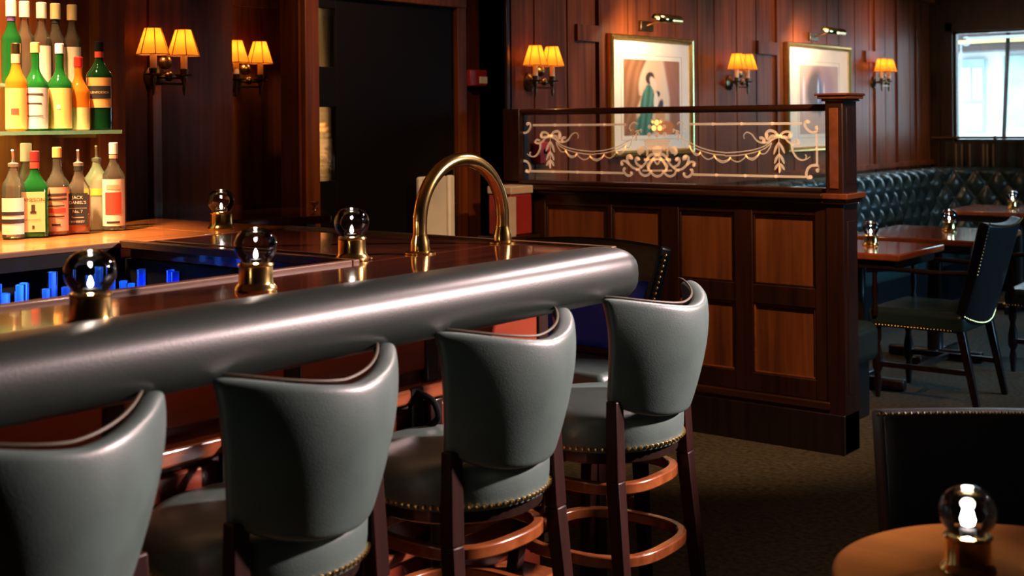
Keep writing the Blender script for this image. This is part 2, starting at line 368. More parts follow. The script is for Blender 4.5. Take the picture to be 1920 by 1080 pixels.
# outside: the white building across the street
fb = thing('building_facade', 'bright white building with pale blue window bays seen out of the window', 'building', (-3.2, 14.5, 0))
g = MB(); g.box(-4.5, 0, -.5, 4, .3, 2.36); g.build('facade_wall', 'facade', fb)
g = MB()
a = onY(1798, 112, 14.44); b = onY(1846, 250, 14.44)
ox, oy = 3.2, -14.5
g = MB(); g.box(a.x+ox, -.06, b.z, b.x+ox, 0, a.z); g.build('window_bay', 'bluepaint', fb)
for k, (x0, y0, x1, y1) in enumerate(((1803, 128, 1820, 188), (1824, 128, 1841, 188), (1803, 196, 1841, 244))):
    p = onY(x0, y0, 14.42); q = onY(x1, y1, 14.42); g = MB(); g.box(p.x+ox, -.09, q.z, q.x+ox, -.05, p.z); g.build('shutter_panel', 'facade' if k == 1 else 'greypanel', fb)
p = onY(1880, 105, 14.44); q = onY(1903, 240, 14.44); g = MB(); g.box(p.x+ox, -.06, q.z, q.x+ox+.3, 0, p.z); g.build('window_bay', 'bluepaint', fb)
p = onY(1780, 62, 14.3); q = onY(1915, 94, 14.3); g = MB(); g.box(p.x+ox-.5, -.4, q.z, q.x+ox+1, .3, p.z+.8); g.build('awning', 'stile', fb)
p = onY(1780, 79, 14.0); g = MB(); g.box(p.x+ox-.2, -.44, p.z-.02, q.x+ox+1, -.4, p.z+.015); g.build('awning_edge', 'gold', fb)
g = MB(); g.box(-8, 11.45, -.6, 4, 16, -.5); struct(g.build('ground_street', 'greypanel'))
p = onY(1895, 80, 12.6); q = onY(1881, 262, 12.6)
g = MB(); g.tube([p + V((0, 0, .6)) - (q-p)*.1, q - V((0, 0, .1)), V((q.x-.04, 12.6, -.5))], .02); tag(g.build('street_post', 'black'), 'slanting dark post outside the bright window', 'post')
# right and rear walls
g = MB(); g.box(1.75, -2.2, 0, 1.87, 7.8, 2.6); g.box(1.75, 9.4, 0, 1.87, 11.4, 2.6); g.box(1.75, 7.8, 0, 1.87, 9.4, 1.05); g.box(1.75, 7.8, 2.35, 1.87, 9.4, 2.6); struct(g.build('wall_right', 'wall_dark'))
w2 = bpy.data.objects.new('window_2', None); COL.objects.link(w2); w2.location = (1.8, 7.8, 1.05); struct(w2)
g = MB(); g.box(-.02, 0, 0, .03, .04, 1.3); g.box(-.02, 1.56, 0, .03, 1.6, 1.3); g.box(-.02, 0, 0, .03, 1.6, .04); g.box(-.02, 0, 1.26, .03, 1.6, 1.3); g.box(-.02, .78, 0, .03, .82, 1.3); g.build('window_frame', 'stile', w2)
g = MB(); g.box(0, .04, .04, .006, 1.56, 1.26); g.build('window_pane', 'window', w2)
g = MB(); g.box(-6.2, -2.3, 0, 2.2, -2.2, 2.6); struct(g.build('wall_rear', 'wall_dark'))
# cafe curtain and rod beneath window
t = thing('cafe_curtain', 'dark half curtain hanging on a rod below the bright window', 'curtain', (-3.95, YF-.07, 0))
n = 90; vs = []; fs = []
for i in range(n+1):
    x = i/n*1.5; y = .022*sin(i*.9) + .008*sin(i*2.3); vs += [(x, y, .92), (x, y, 1.2)]
for i in range(n): fs.append((2*i, 2*i+2, 2*i+3, 2*i+1))
MB().add(vs, fs).build('curtain_cloth', 'curtain', t, mods=[('SOLIDIFY', dict(thickness=.004))])
g = MB()
for i in (6, 9, 13, 20, 22, 25): g.add([(i/n*1.5, -.032, .93), (i/n*1.5+.012, -.034, .93), (i/n*1.5+.012, -.034, 1.18), (i/n*1.5, -.032, 1.18)], [(0, 1, 2, 3)])
g.build('curtain_stripe', 'curtainb', t, mods=[('SOLIDIFY', dict(thickness=.004))])
g = MB().tube([(-.12, -.0, 1.235), (1.55, 0, 1.235)], .011)
for i in range(5): g.ball((.1+i*.33, 0, 1.235), .019)
g.build('curtain_rod', 'brassd', t)

# ================================================================== BAR
PADX0, PADX1 = -1.87, -1.695
BZ = 1.08
bar = thing('bar_counter', 'long dark varnished wooden bar counter with padded leather edge and mahogany front', 'bar counter')
g = MB(); g.box(-2.205, -1.2, BZ-.045, -1.86, 2.80, BZ); g.build('countertop', 'bar', bar, .004)
g = MB(); g.box(-3.135, 2.205, BZ-.045, -2.207, 2.80, BZ-.001); g.build('countertop', 'barx', bar, .004)
g = MB(); g.box(-2.228, -1.2, BZ-.014, -2.206, 2.178, BZ+.008); g.box(-3.15, 2.18, BZ-.014, -2.206, 2.203, BZ+.008); g.box(-3.15, 2.80, BZ-.05, -1.875, 2.825, BZ+.006)
g.box(-3.10, 2.265, BZ, -2.232, 2.275, BZ+.005)
g.build('edge_lipping', 'edge', bar, .004)
ub_ = MB(); ub_.box(-2.0, -1.0, BZ-.062, -1.97, 2.5, BZ-.047); ub_.build('added_fill_strip', emis('added_fill_glow', (1, .45, .2), 1.5), bar)  # added strip to lift the bar front; no such lamp is known there
lamp('added_fill_light', 'AREA', (-1.96, .9, BZ-.066), .3, (1, .60, .40), 3.3, (-2.06, .9, .72), sy=.03)  # added fill light for the bar front
# padded armrest: rounded profile swept along the front, closing in a rounded end
n = 24; prof = []
for i in range(n):
    a = 2*pi*i/n; ex = .75
    cx = abs(cos(a))**ex*(1 if cos(a) > 0 else -1); cz = abs(sin(a))**ex*(1 if sin(a) > 0 else -1)
    prof.append((cx, cz))
cxm, czm, rx, rz_ = (PADX0+PADX1)/2, BZ-.04, (PADX1-PADX0)/2, .066
g = MB(); vs = []; fs = []; rings = []
ys = [-1.2 + i*.1 for i in range(40)]
ys = [y for y in ys if y < 2.6] + [2.62]
for y in ys: rings.append((y, 1))
for k in range(1, 9):
    a = k/8*pi/2; rings.append((2.62 + .085*sin(a), max(cos(a)**.8, .02)))
for y, s_ in rings:
    for x, z in prof: vs.append((cxm + x*rx*s_ , y, czm + z*rz_*s_))
m_ = len(rings)
for i in range(m_-1):
    for q in range(n): fs.append((i*n+q, (i+1)*n+q, (i+1)*n+(q+1) % n, i*n+(q+1) % n))
fs += [tuple(range(n)), tuple(reversed(range((m_-1)*n, m_*n)))]
g.add(vs, fs).build('padded_armrest', 'pad', bar, smooth=60, label='padded charcoal leather armrest')
# carcass, front panels, mouldings
g = MB(); g.box(-2.16, -1.2, .06, -2.06, 2.72, BZ-.046); g.box(-3.1, 2.62, .06, -2.16, 2.72, BZ-.046); g.build('carcass', 'front', bar)
g = MB(); g.box(-3.15, 2.20, .3, -2.2, 2.26, BZ-.046); g.box(-2.235, -1.2, .3, -2.2, 2.2, BZ-.046); g.build('well_lining', 'black', bar)
for k in range(9):
    y1 = 2.70 - k*.44; y0 = y1 - .40
    for za, zb in ((.44, .745), (.83, BZ-.06)): g = MB(); g.box(-2.06, y0, za, -2.045, y1, zb); g.build('front_panel', 'front', bar, .006)
g = MB(); g.box(-2.06, -1.2, .765, -2.02, 2.73, .80); g.box(-2.06, -1.2, .40, -2.035, 2.73, .425); g.build('moulding', 'trim', bar, .006)
for k in range(10):
    y = 2.70 - k*.44 + .02; g = MB(); g.box(-2.062, y-.022, .3, -2.03, y+.022, .76); g.box(-2.062, y-.022, .80, -2.04, y+.022, BZ-.06); g.build('pilaster', 'darkwood', bar, .004)
g = MB(); g.box(-2.06, -1.2, .235, -1.90, 2.60, .29); g.build('foot_step', 'ring', bar, .006)
g = MB(); g.box(-2.12, -1.2, 0, -2.05, 2.72, .1); g.build('plinth', 'darkwood', bar)
for k in range(5):
    y = 2.2 - k*.55
    g = MB(); g.tube(smooth_path([(-2.02, y, .79), (-1.97, y, .775), (-1.955, y, .74), (-1.985, y, .715)]), .008); g.box(-2.03, y-.02, .70, -2.018, y+.02, .80); g.build('coat_hook', 'black', bar)

# back counter under the bottle shelf
bb = thing('back_counter', 'brightly lit wooden counter behind the well carrying the front row of bottles', 'counter')
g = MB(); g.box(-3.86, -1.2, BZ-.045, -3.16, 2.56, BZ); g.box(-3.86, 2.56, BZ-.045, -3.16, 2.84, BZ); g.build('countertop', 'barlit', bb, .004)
g = MB(); g.box(-3.86, -1.2, 0, -3.30, 2.80, BZ-.046); g.build('cabinet', 'black', bb)
g = MB(); g.box(-3.30, -1.2, .86, -2.98, 2.18, .875); g.box(-2.98, 2.04, .86, -2.55, 2.18, .875); g.build('shelf', 'black', bb)
g = MB(); g.box(-3.158, -1.2, BZ-.012, -3.14, 2.18, BZ+.003); g.build('edge_lipping', 'edge', bb, .003)
g = MB(); g.box(-3.157, -1.2, BZ-.05, -3.142, 2.18, BZ-.013); g.build('fascia', 'black', bb)
# floor of the well
g = MB(); g.box(-3.14, -1.2, .66, -2.2, 2.2, .68); tag(g.build('well_drainer', 'black'), 'black sunken drainer between the bar and the back counter', 'sink')
# blue lit glasses in the well
sl2 = lamp('strip_light_beam', 'AREA', (-2.85, 2.165, 1.03), .7, (.07, .36, 1), .4, (-2.84, 2.08, .86), sy=.015); sl2.data.spread = R(80)
gl = thing('tall_glass', 'slim tall glass standing in the dark well, catching blue light', 'glass', (-3.07, 1.8, .875), 0, 'blue lit glasses in the well')
MB().lathe([(.0, .004), (.011, .004), (.0135, .138), (.0145, .138), (.012, 0), (0, 0)], n=12).build('glass_body', thin('blue_lit_glass', (.25, .45, 1), .3, (.10, .42, .95), .08), gl)
spots = [(-3.06 + random.uniform(-.03, .02), 1.76 + k*.028) for k in range(14)] + [(-2.98 + k*.042, 2.125 + random.uniform(-.03, .015)) for k in range(8)]
for k, (x, y) in enumerate(spots):
    if k in (4, 9, 16): continue
    if k == 0: gl.location = (x, y, .875)
    else:
        c = dup(gl, (x, y, .875), 0, gl['label']); c.scale = (1, 1, random.choice((.8, .95, 1.1)))
tb = tag(MB().tube([(-3.165, .8, 1.055), (-3.165, 2.1, 1.055)], .004).build('strip_light', emis('blue_tube', (.05, .25, 1), 4)), 'slim blue strip light under the lip of the back counter', 'light')
sl = lamp('strip_light_beam', 'AREA', (-3.13, 1.85, 1.06), 1.8, (.07, .36, 1), .7, (-3.04, 1.9, .86), sy=.02); sl.data.spread = R(85)

# arch of brass tube
ar = thing('brass_arch', 'polished brass tube arch standing on the bar counter', 'rail', (-2.225, 2.44, BZ))
pts = [(0, 0, 0), (0, 0, .04)] + [(0, .17 - .17*cos(a), .075 + .162*sin(a)) for a in [pi*i/28 for i in range(29)]] + [(0, .34, .04), (0, .34, 0)]
MB().tube(pts, .0185, 20).build('tube', 'brass', ar, smooth=60)
for y in (0, .34):
    MB().lathe([(.040, 0), (.040, .004), (.026, .008), (.024, .03), (.0195, .045), (.0195, .05)], (0, y, 0)).build('base_flange', 'brass', ar)

# ------------------------------------------------------------------ candle lamps
def make_lamp():
    t = thing('candle_lamp', '', 'lamp', (0, 0, 0), 0, 'brass and glass candle lamps')
    MB().lathe([(.042, 0), (.043, .004), (.041, .009), (.037, .013), (.035, .018), (.034, .050), (.037, .053), (.034, .057), (.026, .058), (.022, .05), (0, .05)], n=36).build('brass_base', 'brass', t)
    pr = [(.030, .060)]
    for i in range(1, 14):
        a = -1.0 + i*(2.25)/13.5; pr.append((.0435*cos(a)**.85, .092 + .038*sin(a)))
    pr += [(.016, .1285), (.012, .128), (0, .1275)]
    MB().lathe(pr, n=36).build('glass_globe', 'globe', t, smooth=70)
    MB().lathe([(.012, .058), (.012, .064), (.004, .065), (0, .065)], n=20).build('candle', 'black', t)
    MB().lathe([(0, .066), (.0035, .068), (.0045, .072), (.003, .079), (.001, .084), (0, .085)], n=12).build('flame', 'flame', t)
    lamp('flame_light', 'POINT', (0, 0, .078), .7, (1, .62, .36), .0035, parent=t)
    return t
LP = [((-1.894, 1.254, BZ), 'candle lamp nearest the camera on the bar counter, in front of the blue lit glasses'),
      ((-2.016, 1.717, BZ), 'candle lamp on the bar beside the corner of the dark well'),
      ((-2.268, 2.238, BZ), 'candle lamp on the bar just left of the brass arch'),
      ((-3.274, 2.648, BZ), 'candle lamp farthest back on the bar, beside the bottles'),
      ((-.672, 1.979, .72), 'candle lamp on the small round table'),
      ((-2.707, 6.507, .74), 'candle lamp on the nearest booth table, right of the partition post'),
      ((-2.663, 7.57, .74), 'candle lamp on the middle booth table'),
      ((-2.93, 9.66, .74), 'candle lamp on the farthest booth table')]
L0 = make_lamp()
for i, (p, lb) in enumerate(LP):
    o = L0 if i == 0 else copy_tree(L0); o.location = p; o['label'] = lb; o.rotation_euler.z = i*.7
    if i == 4:                      # the taller, broader candle glow of the lamp on the round table
        for ch in bpy.data.objects:
            if ch.parent == o and ch.name.startswith('flame') and ch.type == 'MESH': ch.scale = (2.6, 2.6, 1.9); ch.location.z = -.9*.064

# ------------------------------------------------------------------ stools
def nails(mb, pts, r=.0042, step=.0115):
    P = [Vector(p) for p in pts]; acc = 0; mb.ball(P[0], r, 8, 4)
    for a, b in zip(P, P[1:]):
        L = (b-a).length; d = step - acc
        while d <= L: mb.ball(a + (b-a)*d/L, r, 8, 4); d += step
        acc = L - (d - step)
    return mb
def shell(n=28, m=14, xm=.245, half=.224, sag=.130, z0=.695, z1=.972):
    """barrel back: wraps round the seat, its wings rising a little at the ends"""
    vs = []; fs = []
    for j in range(m+1):
        v = j/m
        w = half*(1 - .19*(1-v)**1.5)
        for i in range(n+1):
            u = i/n*2-1; y = u*w; x = xm - .060*(1-v)**1.7 - .016*v**5 - sag*u*u*(.80+.20*v)
            top = z1 + .036*abs(u)**1.4 - .006*abs(u)**12; bot = z0 + .045*abs(u)**3
            vs.append((x, y, bot + (top-bot)*v))
    for j in range(m):
        for i in range(n): fs.append((j*(n+1)+i, j*(n+1)+i+1, (j+1)*(n+1)+i+1, (j+1)*(n+1)+i))
    return MB().add(vs, fs)
def make_stool():
    t = thing('bar_stool', '', 'bar stool', (0, 0, 0), 0, 'barrel back bar stools along the bar front')
    shell().build('backrest', 'leather', t, smooth=80, mods=[('SOLIDIFY', dict(thickness=.042, offset=-1)), ('SUBSURF', dict(levels=2, render_levels=2))])
    pts = [(.245-.054 - .128*u*u, u*.212, .972 + .036*abs(u)**1.4 - .008*abs(u)**12 + .0) for u in [i/30*2-1 for i in range(31)]]
    MB().tube(pts, .0028, 6).build('piping', 'piping', t)
    MB().lathe([(.190, .618), (.200, .622), (.203, .65), (.204, .682), (.200, .700), (.188, .711), (.16, .718), (.08, .722), (0, .722)], (-.04, 0, 0), 48).build('seat', 'leather', t, smooth=60)
    g = MB(); nails(g, [(-.04+.204*cos(a), .204*sin(a), .631) for a in [2*pi*i/72 for i in range(73)]], .0050, .0160); g.build('nailhead_trim', 'brass', t)
    MB().lathe([(.18, .59), (.188, .595), (.188, .618), (.18, .619)], (-.04, 0, 0), 40).build('swivel_plate', 'darkwood', t)
    for sx, sy in ((1, 1), (1, -1)):
        g = MB(); g.beam((.095, sy*.165, .75), (.100, sy*.172, .56), .030, .036, .034); g.beam((.100, sy*.172, .56), (.15, sy*.195, 0), .036, .036, .030); g.build('leg', 'leg', t, .004)
    for sy in (1, -1):
        g = MB(); g.beam((-.17, sy*.14, .60), (-.23, sy*.20, 0), .036, .036, .028); g.build('leg', 'leg', t, .004)
    def ringm(r, z, hh, tt):
        g = MB(); n = 40; vs = []; fs = []
        for i in range(n):
            a = 2*pi*i/n; q = 1/(abs(cos(a))**3 + abs(sin(a))**3)**(1/3)*.88+.06
            for dr, dz in ((-tt, -hh), (tt, -hh), (tt, hh), (-tt, hh)): vs.append(((r*q+dr)*cos(a), (r*q+dr)*sin(a), z+dz))
        for i in range(n):
            j = (i+1) % n
            for k in range(4): fs.append((i*4+k, i*4+(k+1) % 4, j*4+(k+1) % 4, j*4+k))
        return g.add(vs, fs)
    ringm(.170, .53, .014, .012).build('brace_ring', 'ring', t, .004).location.x = -.04
    ringm(.19, .36, .014, .012).build('foot_ring', 'ring', t, .004).location.x = -.04
    return t
ST = [(-1.80, 1.035, 'bar stool nearest the camera, cut off by the left edge of the photo'),
      (-1.80, 1.565, 'second bar stool from the left, its back beneath the long padded edge'),
      (-1.80, 2.13, 'third bar stool from the left, with gold nailheads and bentwood ring showing'),
      (-1.80, 2.705, 'bar stool farthest right along the bar, standing at the padded corner')]
st0 = make_stool()
for i, (x, y, lb) in enumerate(ST):
    o = st0 if i == 0 else copy_tree(st0); o.location = (x, y, 0); o['label'] = lb; o.rotation_euler.z = (.0, .02, -.02, .04)[i]

# stool beyond the end of the bar with a squared, nail-trimmed back
t = thing('nailhead_stool', 'dark bar stool with a square nail-trimmed back at the far end of the bar', 'bar stool', (-2.20, 3.0, 0), 0)
g = MB(); g.box(-.26, -.10, .62, .22, .16, .72); g.build('seat', 'leather', t, .02)
g = MB()
vs = []; fs = []
for j in range(9):
    v = j/8
    for i in range(9):
        u = i/8*2-1; vs.append((-.03 + u*(.20+.06*v), .17 + .07*v + .03*(1-u*u), .70 + .355*v - .012*u*u*v))
for j in range(8):
    for i in range(8): fs.append((j*9+i, j*9+i+1, (j+1)*9+i+1, (j+1)*9+i))
MB().add(vs, fs).build('backrest', 'blkleather', t, mods=[('SOLIDIFY', dict(thickness=.055, offset=0)), ('BEVEL', dict(width=.012, segments=3))])
MB().add([(v[0]*.86-.005, v[1]-.036, .74 + (v[2]-.70)*.58) for v in vs], fs).build('blue_reflection_panel', 'bluesheen', t, mods=[('SOLIDIFY', dict(thickness=.02, offset=0))], label='blue daylight reflection on the lower backrest, built as a pad')  # raised panel painted with the blue daylight reflection; stool has no such cushion
g = MB(); nails(g, [(.175+.06*v, .155+.07*v,   .72+.315*v) for v in [i/10 for i in range(11)]], .005, .0165); nails(g, [(.18+.06*v, .172+.07*v, .72+.315*v) for v in [0, 1]], .001, .5)
nails(g, [(-.235-.06*v, .155+.07*v, .72+.315*v) for v in [0, .5, 1]], .005, .0165); g.build('nailhead_trim', 'brass', t)
for x, y in ((-.22, -.07), (.18, -.07), (-.2, .14), (.18, .14)):
    g = MB(); g.beam((x, y, .63), (x*1.1, y*1.15, 0), .04, .04, .03); g.build('leg', 'leg', t, .004)
g = MB(); g.beam((-.22, -.075, .3), (.19, -.075, .3), .03); g.beam((-.2, .16, .3), (.19, .16, .3), .03); g.beam((.19, -.075, .36), (.19, .16, .36), .03); g.build('stretcher', 'ring', t, .004)

# ================================================================== BOTTLES
def glassmat(n, tint, body, bc): return thin(n, tint, body, bc, .06, 1.5)
G = dict(green=glassmat('green_bottle_glass', (.10, .45, .12), .22, (.03, .26, .05)), dgreen=glassmat('dark_green_bottle_glass', (.02, .12, .04), .4, (.01, .07, .02)),
         clear=glassmat('clear_bottle_glass', (.95, .93, .86), .05, (.85, .75, .6)), amber=glassmat('whisky', (.95, .42, .06), .42, (.75, .24, .02)),
         frost=glassmat('frosted_bottle_glass', (.80, .78, .68), .5, (.62, .56, .42)), brown=glassmat('brown_bottle_glass', (.4, .13, .03), .4, (.2, .05, .01)))
LB = {k: plain('label_'+k, c, .6, 0, .04) for k, c in dict(cream=(.80, .52, .22), orange=(.85, .42, .12), white=(.80, .66, .52), pink=(.72, .34, .20), black=(.02, .018, .016), lilac=(.62, .50, .50), red=(.62, .06, .03), yellow=(.85, .60, .08), ink=(.05, .03, .02), purple=(.2, .06, .3)).items()}
def curved(r, w, z0, z1, flatw=None, sq=None, th0=0):
    """label patch wrapped round the bottle (or flat on a square one), facing +X"""
    vs = []; fs = []; n = 10
    for i in range(n+1):
        s_ = (i/n-.5)*w
        if sq: x, y = r+.0012, s_
        else: x, y = (r+.0012)*cos(s_/r), (r+.0012)*sin(s_/r)
        vs += [(x, y, z0), (x, y, z1)]
    for i in range(n): fs.append((2*i, 2*i+2, 2*i+3, 2*i+1))
    return MB().add(vs, fs)
def text_part(txt, size, r, z, mat, parent, sq, name='lettering'):
    cu = bpy.data.curves.new('t', 'FONT'); cu.body = txt; cu.size = size; cu.align_x = 'CENTER'; cu.align_y = 'CENTER'
    to = bpy.data.objects.new('t', cu); COL.objects.link(to); bpy.context.view_layer.update()
    me = bpy.data.meshes.new_from_object(to.evaluated_get(bpy.context.evaluated_depsgraph_get())); bpy.data.objects.remove(to)
    for v in me.vertices:
        s_, h = v.co.x, v.co.y
        v.co = (r+.0024, s_, z+h) if sq else ((r+.0024)*cos(s_/r), (r+.0024)*sin(s_/r), z+h)
    me.materials.clear(); me.materials.append(mat); me.name = name
    o = bpy.data.objects.new(name, me); COL.objects.link(o); o.parent = parent; return o
def squarish(prof, n=28, e=5):
    """lathe with a squared plan"""
    vs = []; fs = []; k = len(prof)
    for i in range(n):
        a = 2*pi*(i+.5)/n; 
        for r, z, sqr in prof:
            q = 1/(abs(cos(a))**e + abs(sin(a))**e)**(1/e); q = 1 + (q-1)*sqr
            vs.append((r*q*cos(a), r*q*sin(a), z))
    for i in range(n):
        j = (i+1) % n
        for q in range(k-1): fs.append((i*k+q, j*k+q, j*k+q+1, i*k+q+1))
    fs += [tuple(i*k for i in reversed(range(n))), tuple(i*k+k-1 for i in range(n))]
    return MB().add(vs, fs)
def bottle(loc, label, h=.28, r=.037, shoulder=.62, glass='clear', cap='white', spout=False, lab=None, sq=False, texts=(), neck=None, extra=None, group='bottles on the bar counter', capr=.014, caph=.03, neckr=.0125, fill=None):
    t = thing('liquor_bottle', label, 'bottle', loc, R(-38), group)
    hs = h*shoulder; hn = h - caph
    pr = [(r*.8, 0, 1), (r, .005, 1), (r, hs, 1), (r*.93, hs+.012, .8), (r*.6, hs+.03, .3), (neckr*1.15, hs+.048, 0), (neckr, hs+.06, 0), (neckr, hn, 0)]
    if sq: squarish(pr).build('bottle_glass', G[glass], t, smooth=50)
    else: MB().lathe([(a, b) for a, b, c in pr], n=28).build('bottle_glass', G[glass], t, smooth=50)
    if fill:
        k = fill[1]; MB().lathe([(r*.78, .006), (r*.9, .012), (r*.9, hs*k), (0, hs*k)], n=24).build('liquid', G[fill[0]], t)
    if spout:
        g = MB().lathe([(neckr+.002, hn-.004), (neckr+.003, hn+.006), (.005, hn+.010), (.004, hn+.02)], n=12); g.tube([(0, 0, hn+.015), (.003, 0, hn+.03), (.016, 0, hn+.046)], .004, 8); g.build('pour_spout', 'steel', t)
    else:
        MB().lathe([(capr, hn-.002), (capr, h-.002), (capr*.8, h)], n=18).build('cap', M[cap] if cap in M else LB[cap], t)
    if neck: MB().lathe([(neckr+.0012, hs+.062), (neckr+.0012, hn-.004)], n=18).build('neck_sleeve', LB[neck], t)
    rr = r*(.995) if sq else r
    if lab:
        z0, z1 = lab[1]*hs, lab[2]*hs
        w = (2*r*.84) if sq else r*2.3
        lo = curved(rr, w, z0, z1, sq=sq).build('bottle_label', LB[lab[0]], t, smooth=60)
        for k, (kind, *a) in enumerate(texts):
            if kind == 't': text_part(a[0], a[1], rr, z0+(z1-z0)*a[2], LB[a[3]], lo, sq)
            else:
                c = curved(rr+.0008, w*a[3], z0+(z1-z0)*a[0], z0+(z1-z0)*a[1], sq=sq).build('label_band', LB[a[2]], lo, smooth=60)
    return t
CX = -3.54
def cb(px, x=CX): v = onX(px, 437, x); return (v.x, v.y, BZ)
lowg = 'bottles standing on the back counter'
bottle(cb(26), 'clear bottle with pour spout and dark striped label at the far left of the counter', .25, .033, .62, 'clear', spout=True, lab=('white', .1, .8), texts=[('b', .3, .42, 'black', 1), ('b', .52, .62, 'black', 1)], group=lowg)
bottle(cb(50, -3.64), 'clear bottle with a tall white cap behind the green bottle', .285, .034, .6, 'clear', cap='white', caph=.055, capr=.017, group=lowg)
bottle(cb(66), 'square shouldered green bottle with cream label and red neck on the counter', .262, .040, .56, 'green', cap='darkred', lab=('cream', .13, .95), sq=True, neck='red',
       texts=[('t', 'JAMESON', .0155, .80, 'ink'), ('b', .50, .68, 'ink', .16), ('b', .46, .52, 'ink', .26), ('t', 'IRISH WHISKEY', .0065, .30, 'ink'), ('b', .08, .16, 'ink', .10)], group=lowg)
bottle(cb(108), 'clear bottle with orange cap and pink label with a red emblem', .272, .036, .56, 'clear', cap='orange', lab=('pink', .10, .98), fill=('amber', .3),
       texts=[('b', .80, .86, 'ink', .8), ('b', .70, .75, 'ink', .8), ('b', .42, .52, 'red', .7), ('b', .56, .59, 'ink', .6), ('b', .32, .35, 'ink', .6), ('b', .12, .17, 'ink', .3)], group=lowg)
bottle(cb(148), 'square whiskey bottle with black label and pour spout', .245, .036, .55, 'clear', spout=True, lab=('black', .22, .95), sq=True, fill=('amber', .9),
       texts=[('t', 'JACK', .014, .86, 'white'), ('t', "DANIEL'S", .0125, .70, 'white'), ('b', .52, .53, 'white', .9), ('t', 'No. 7', .013, .42, 'white'), ('t', 'Tennessee', .0085, .24, 'white'), ('t', 'WHISKEY', .010, .10, 'white')], neck='black', group=lowg)
bottle(cb(182, -3.60), 'frosted round bottle with small yellow label and pour spout', .255, .040, .62, 'frost', spout=True, lab=('yellow', .72, .86), texts=(), group=lowg)
bottle(cb(214), 'clear bottle with white cap and white label bearing a red arch, at the right end', .282, .036, .60, 'clear', cap='white', caph=.035, lab=('white', .10, .98), neck='pink',
       texts=[('b', .25, .72, 'red', .62), ('b', .78, .88, 'pink', .5), ('b', .06, .10, 'ink', .5)], group=lowg)
# glass shelves
SZ = 1.402
sh = thing('bottle_shelf', 'green edged glass shelf holding the upper rows of bottles', 'shelf', (-3.86, -1.2, 0))
p = onX(229, 246, -3.55)
MB().box(0, 0, SZ-.012, .31, p.y+1.2, SZ).build('glass_shelf', 'shelfglass', sh)
MB().box(0, 0, SZ+.14, .135, p.y+1.2-.17, SZ+.15).build('raised_step', 'shelfglass', sh)
g = MB()
for y in (.6, 3.6):
    g = MB(); g.beam((.02, y, SZ-.018), (.28, y, SZ-.018), .012); g.build('shelf_bracket', 'brassd', sh)
def up(px, x=-3.62): v = onX(px, 240, x); return (v.x, v.y, SZ)
def ub(px, x=-3.785): v = onX(px, 163, x); return (v.x, v.y, SZ+.15)
ug = 'bottles on the glass shelf'; bg = 'bottles on the raised step behind'
bottle(up(31), 'whisky bottle with orange label at the left end of the glass shelf', .27, .032, .54, 'amber', cap='brassd', lab=('orange', .05, .9), texts=[('b', .35, .5, 'red', .3)], group=ug, neck='pink')
bottle(up(67), 'green necked bottle with a pale lilac label on the glass shelf', .275, .040, .50, 'green', cap='orange', lab=('lilac', .05, .97), texts=[('b', .82, .86, 'ink', .6), ('b', .6, .63, 'ink', .5), ('b', .3, .32, 'ink', .6)], group=ug)
bottle(up(113), 'green necked bottle with a plain orange label on the glass shelf', .275, .040, .50, 'green', cap='white', lab=('orange', .05, .97), texts=[('b', .48, .58, 'white', .12)], group=ug)
bottle(up(148), 'round shouldered clear bottle of whisky with a tan label', .235, .036, .50, 'amber', cap='red', lab=('cream', .02, .62), group=ug)
v = up(187); bottle(v, 'large dark green bottle with black and orange label, right end of the shelf', .288, .041, .60, 'dgreen', cap='black', neck='red', lab=('orange', .42, .98),
       texts=[('b', .3, .72, 'black', .9), ('t', 'GLENFIDDICH', .0105, .5, 'cream')], group=ug)
for px, gl_, cp, lab, lb in ((22, 'green', 'white', None, 'green bottle with purple neck at the left of the raised step'), (47, 'clear', 'white', None, 'clear bottle with white stopper, second on the raised step'),
        (79, 'clear', 'white', ('white', .05, .9), 'bottle with tall white stopper and white label, middle of the raised step'), (105, 'clear', 'candle', None, 'clear bottle with dark neck and cream stopper on the raised step'),
        (136, 'clear', 'candle', ('white', .05, .9), 'bottle with cream stopper and pale label, right end of the raised step')):
    bottle(ub(px), lb, .268, .031, .52, gl_, cap=cp, caph=.05, capr=.0165, lab=lab, neck='purple' if px == 22 else ('black' if px in (105,) else None), group=bg)

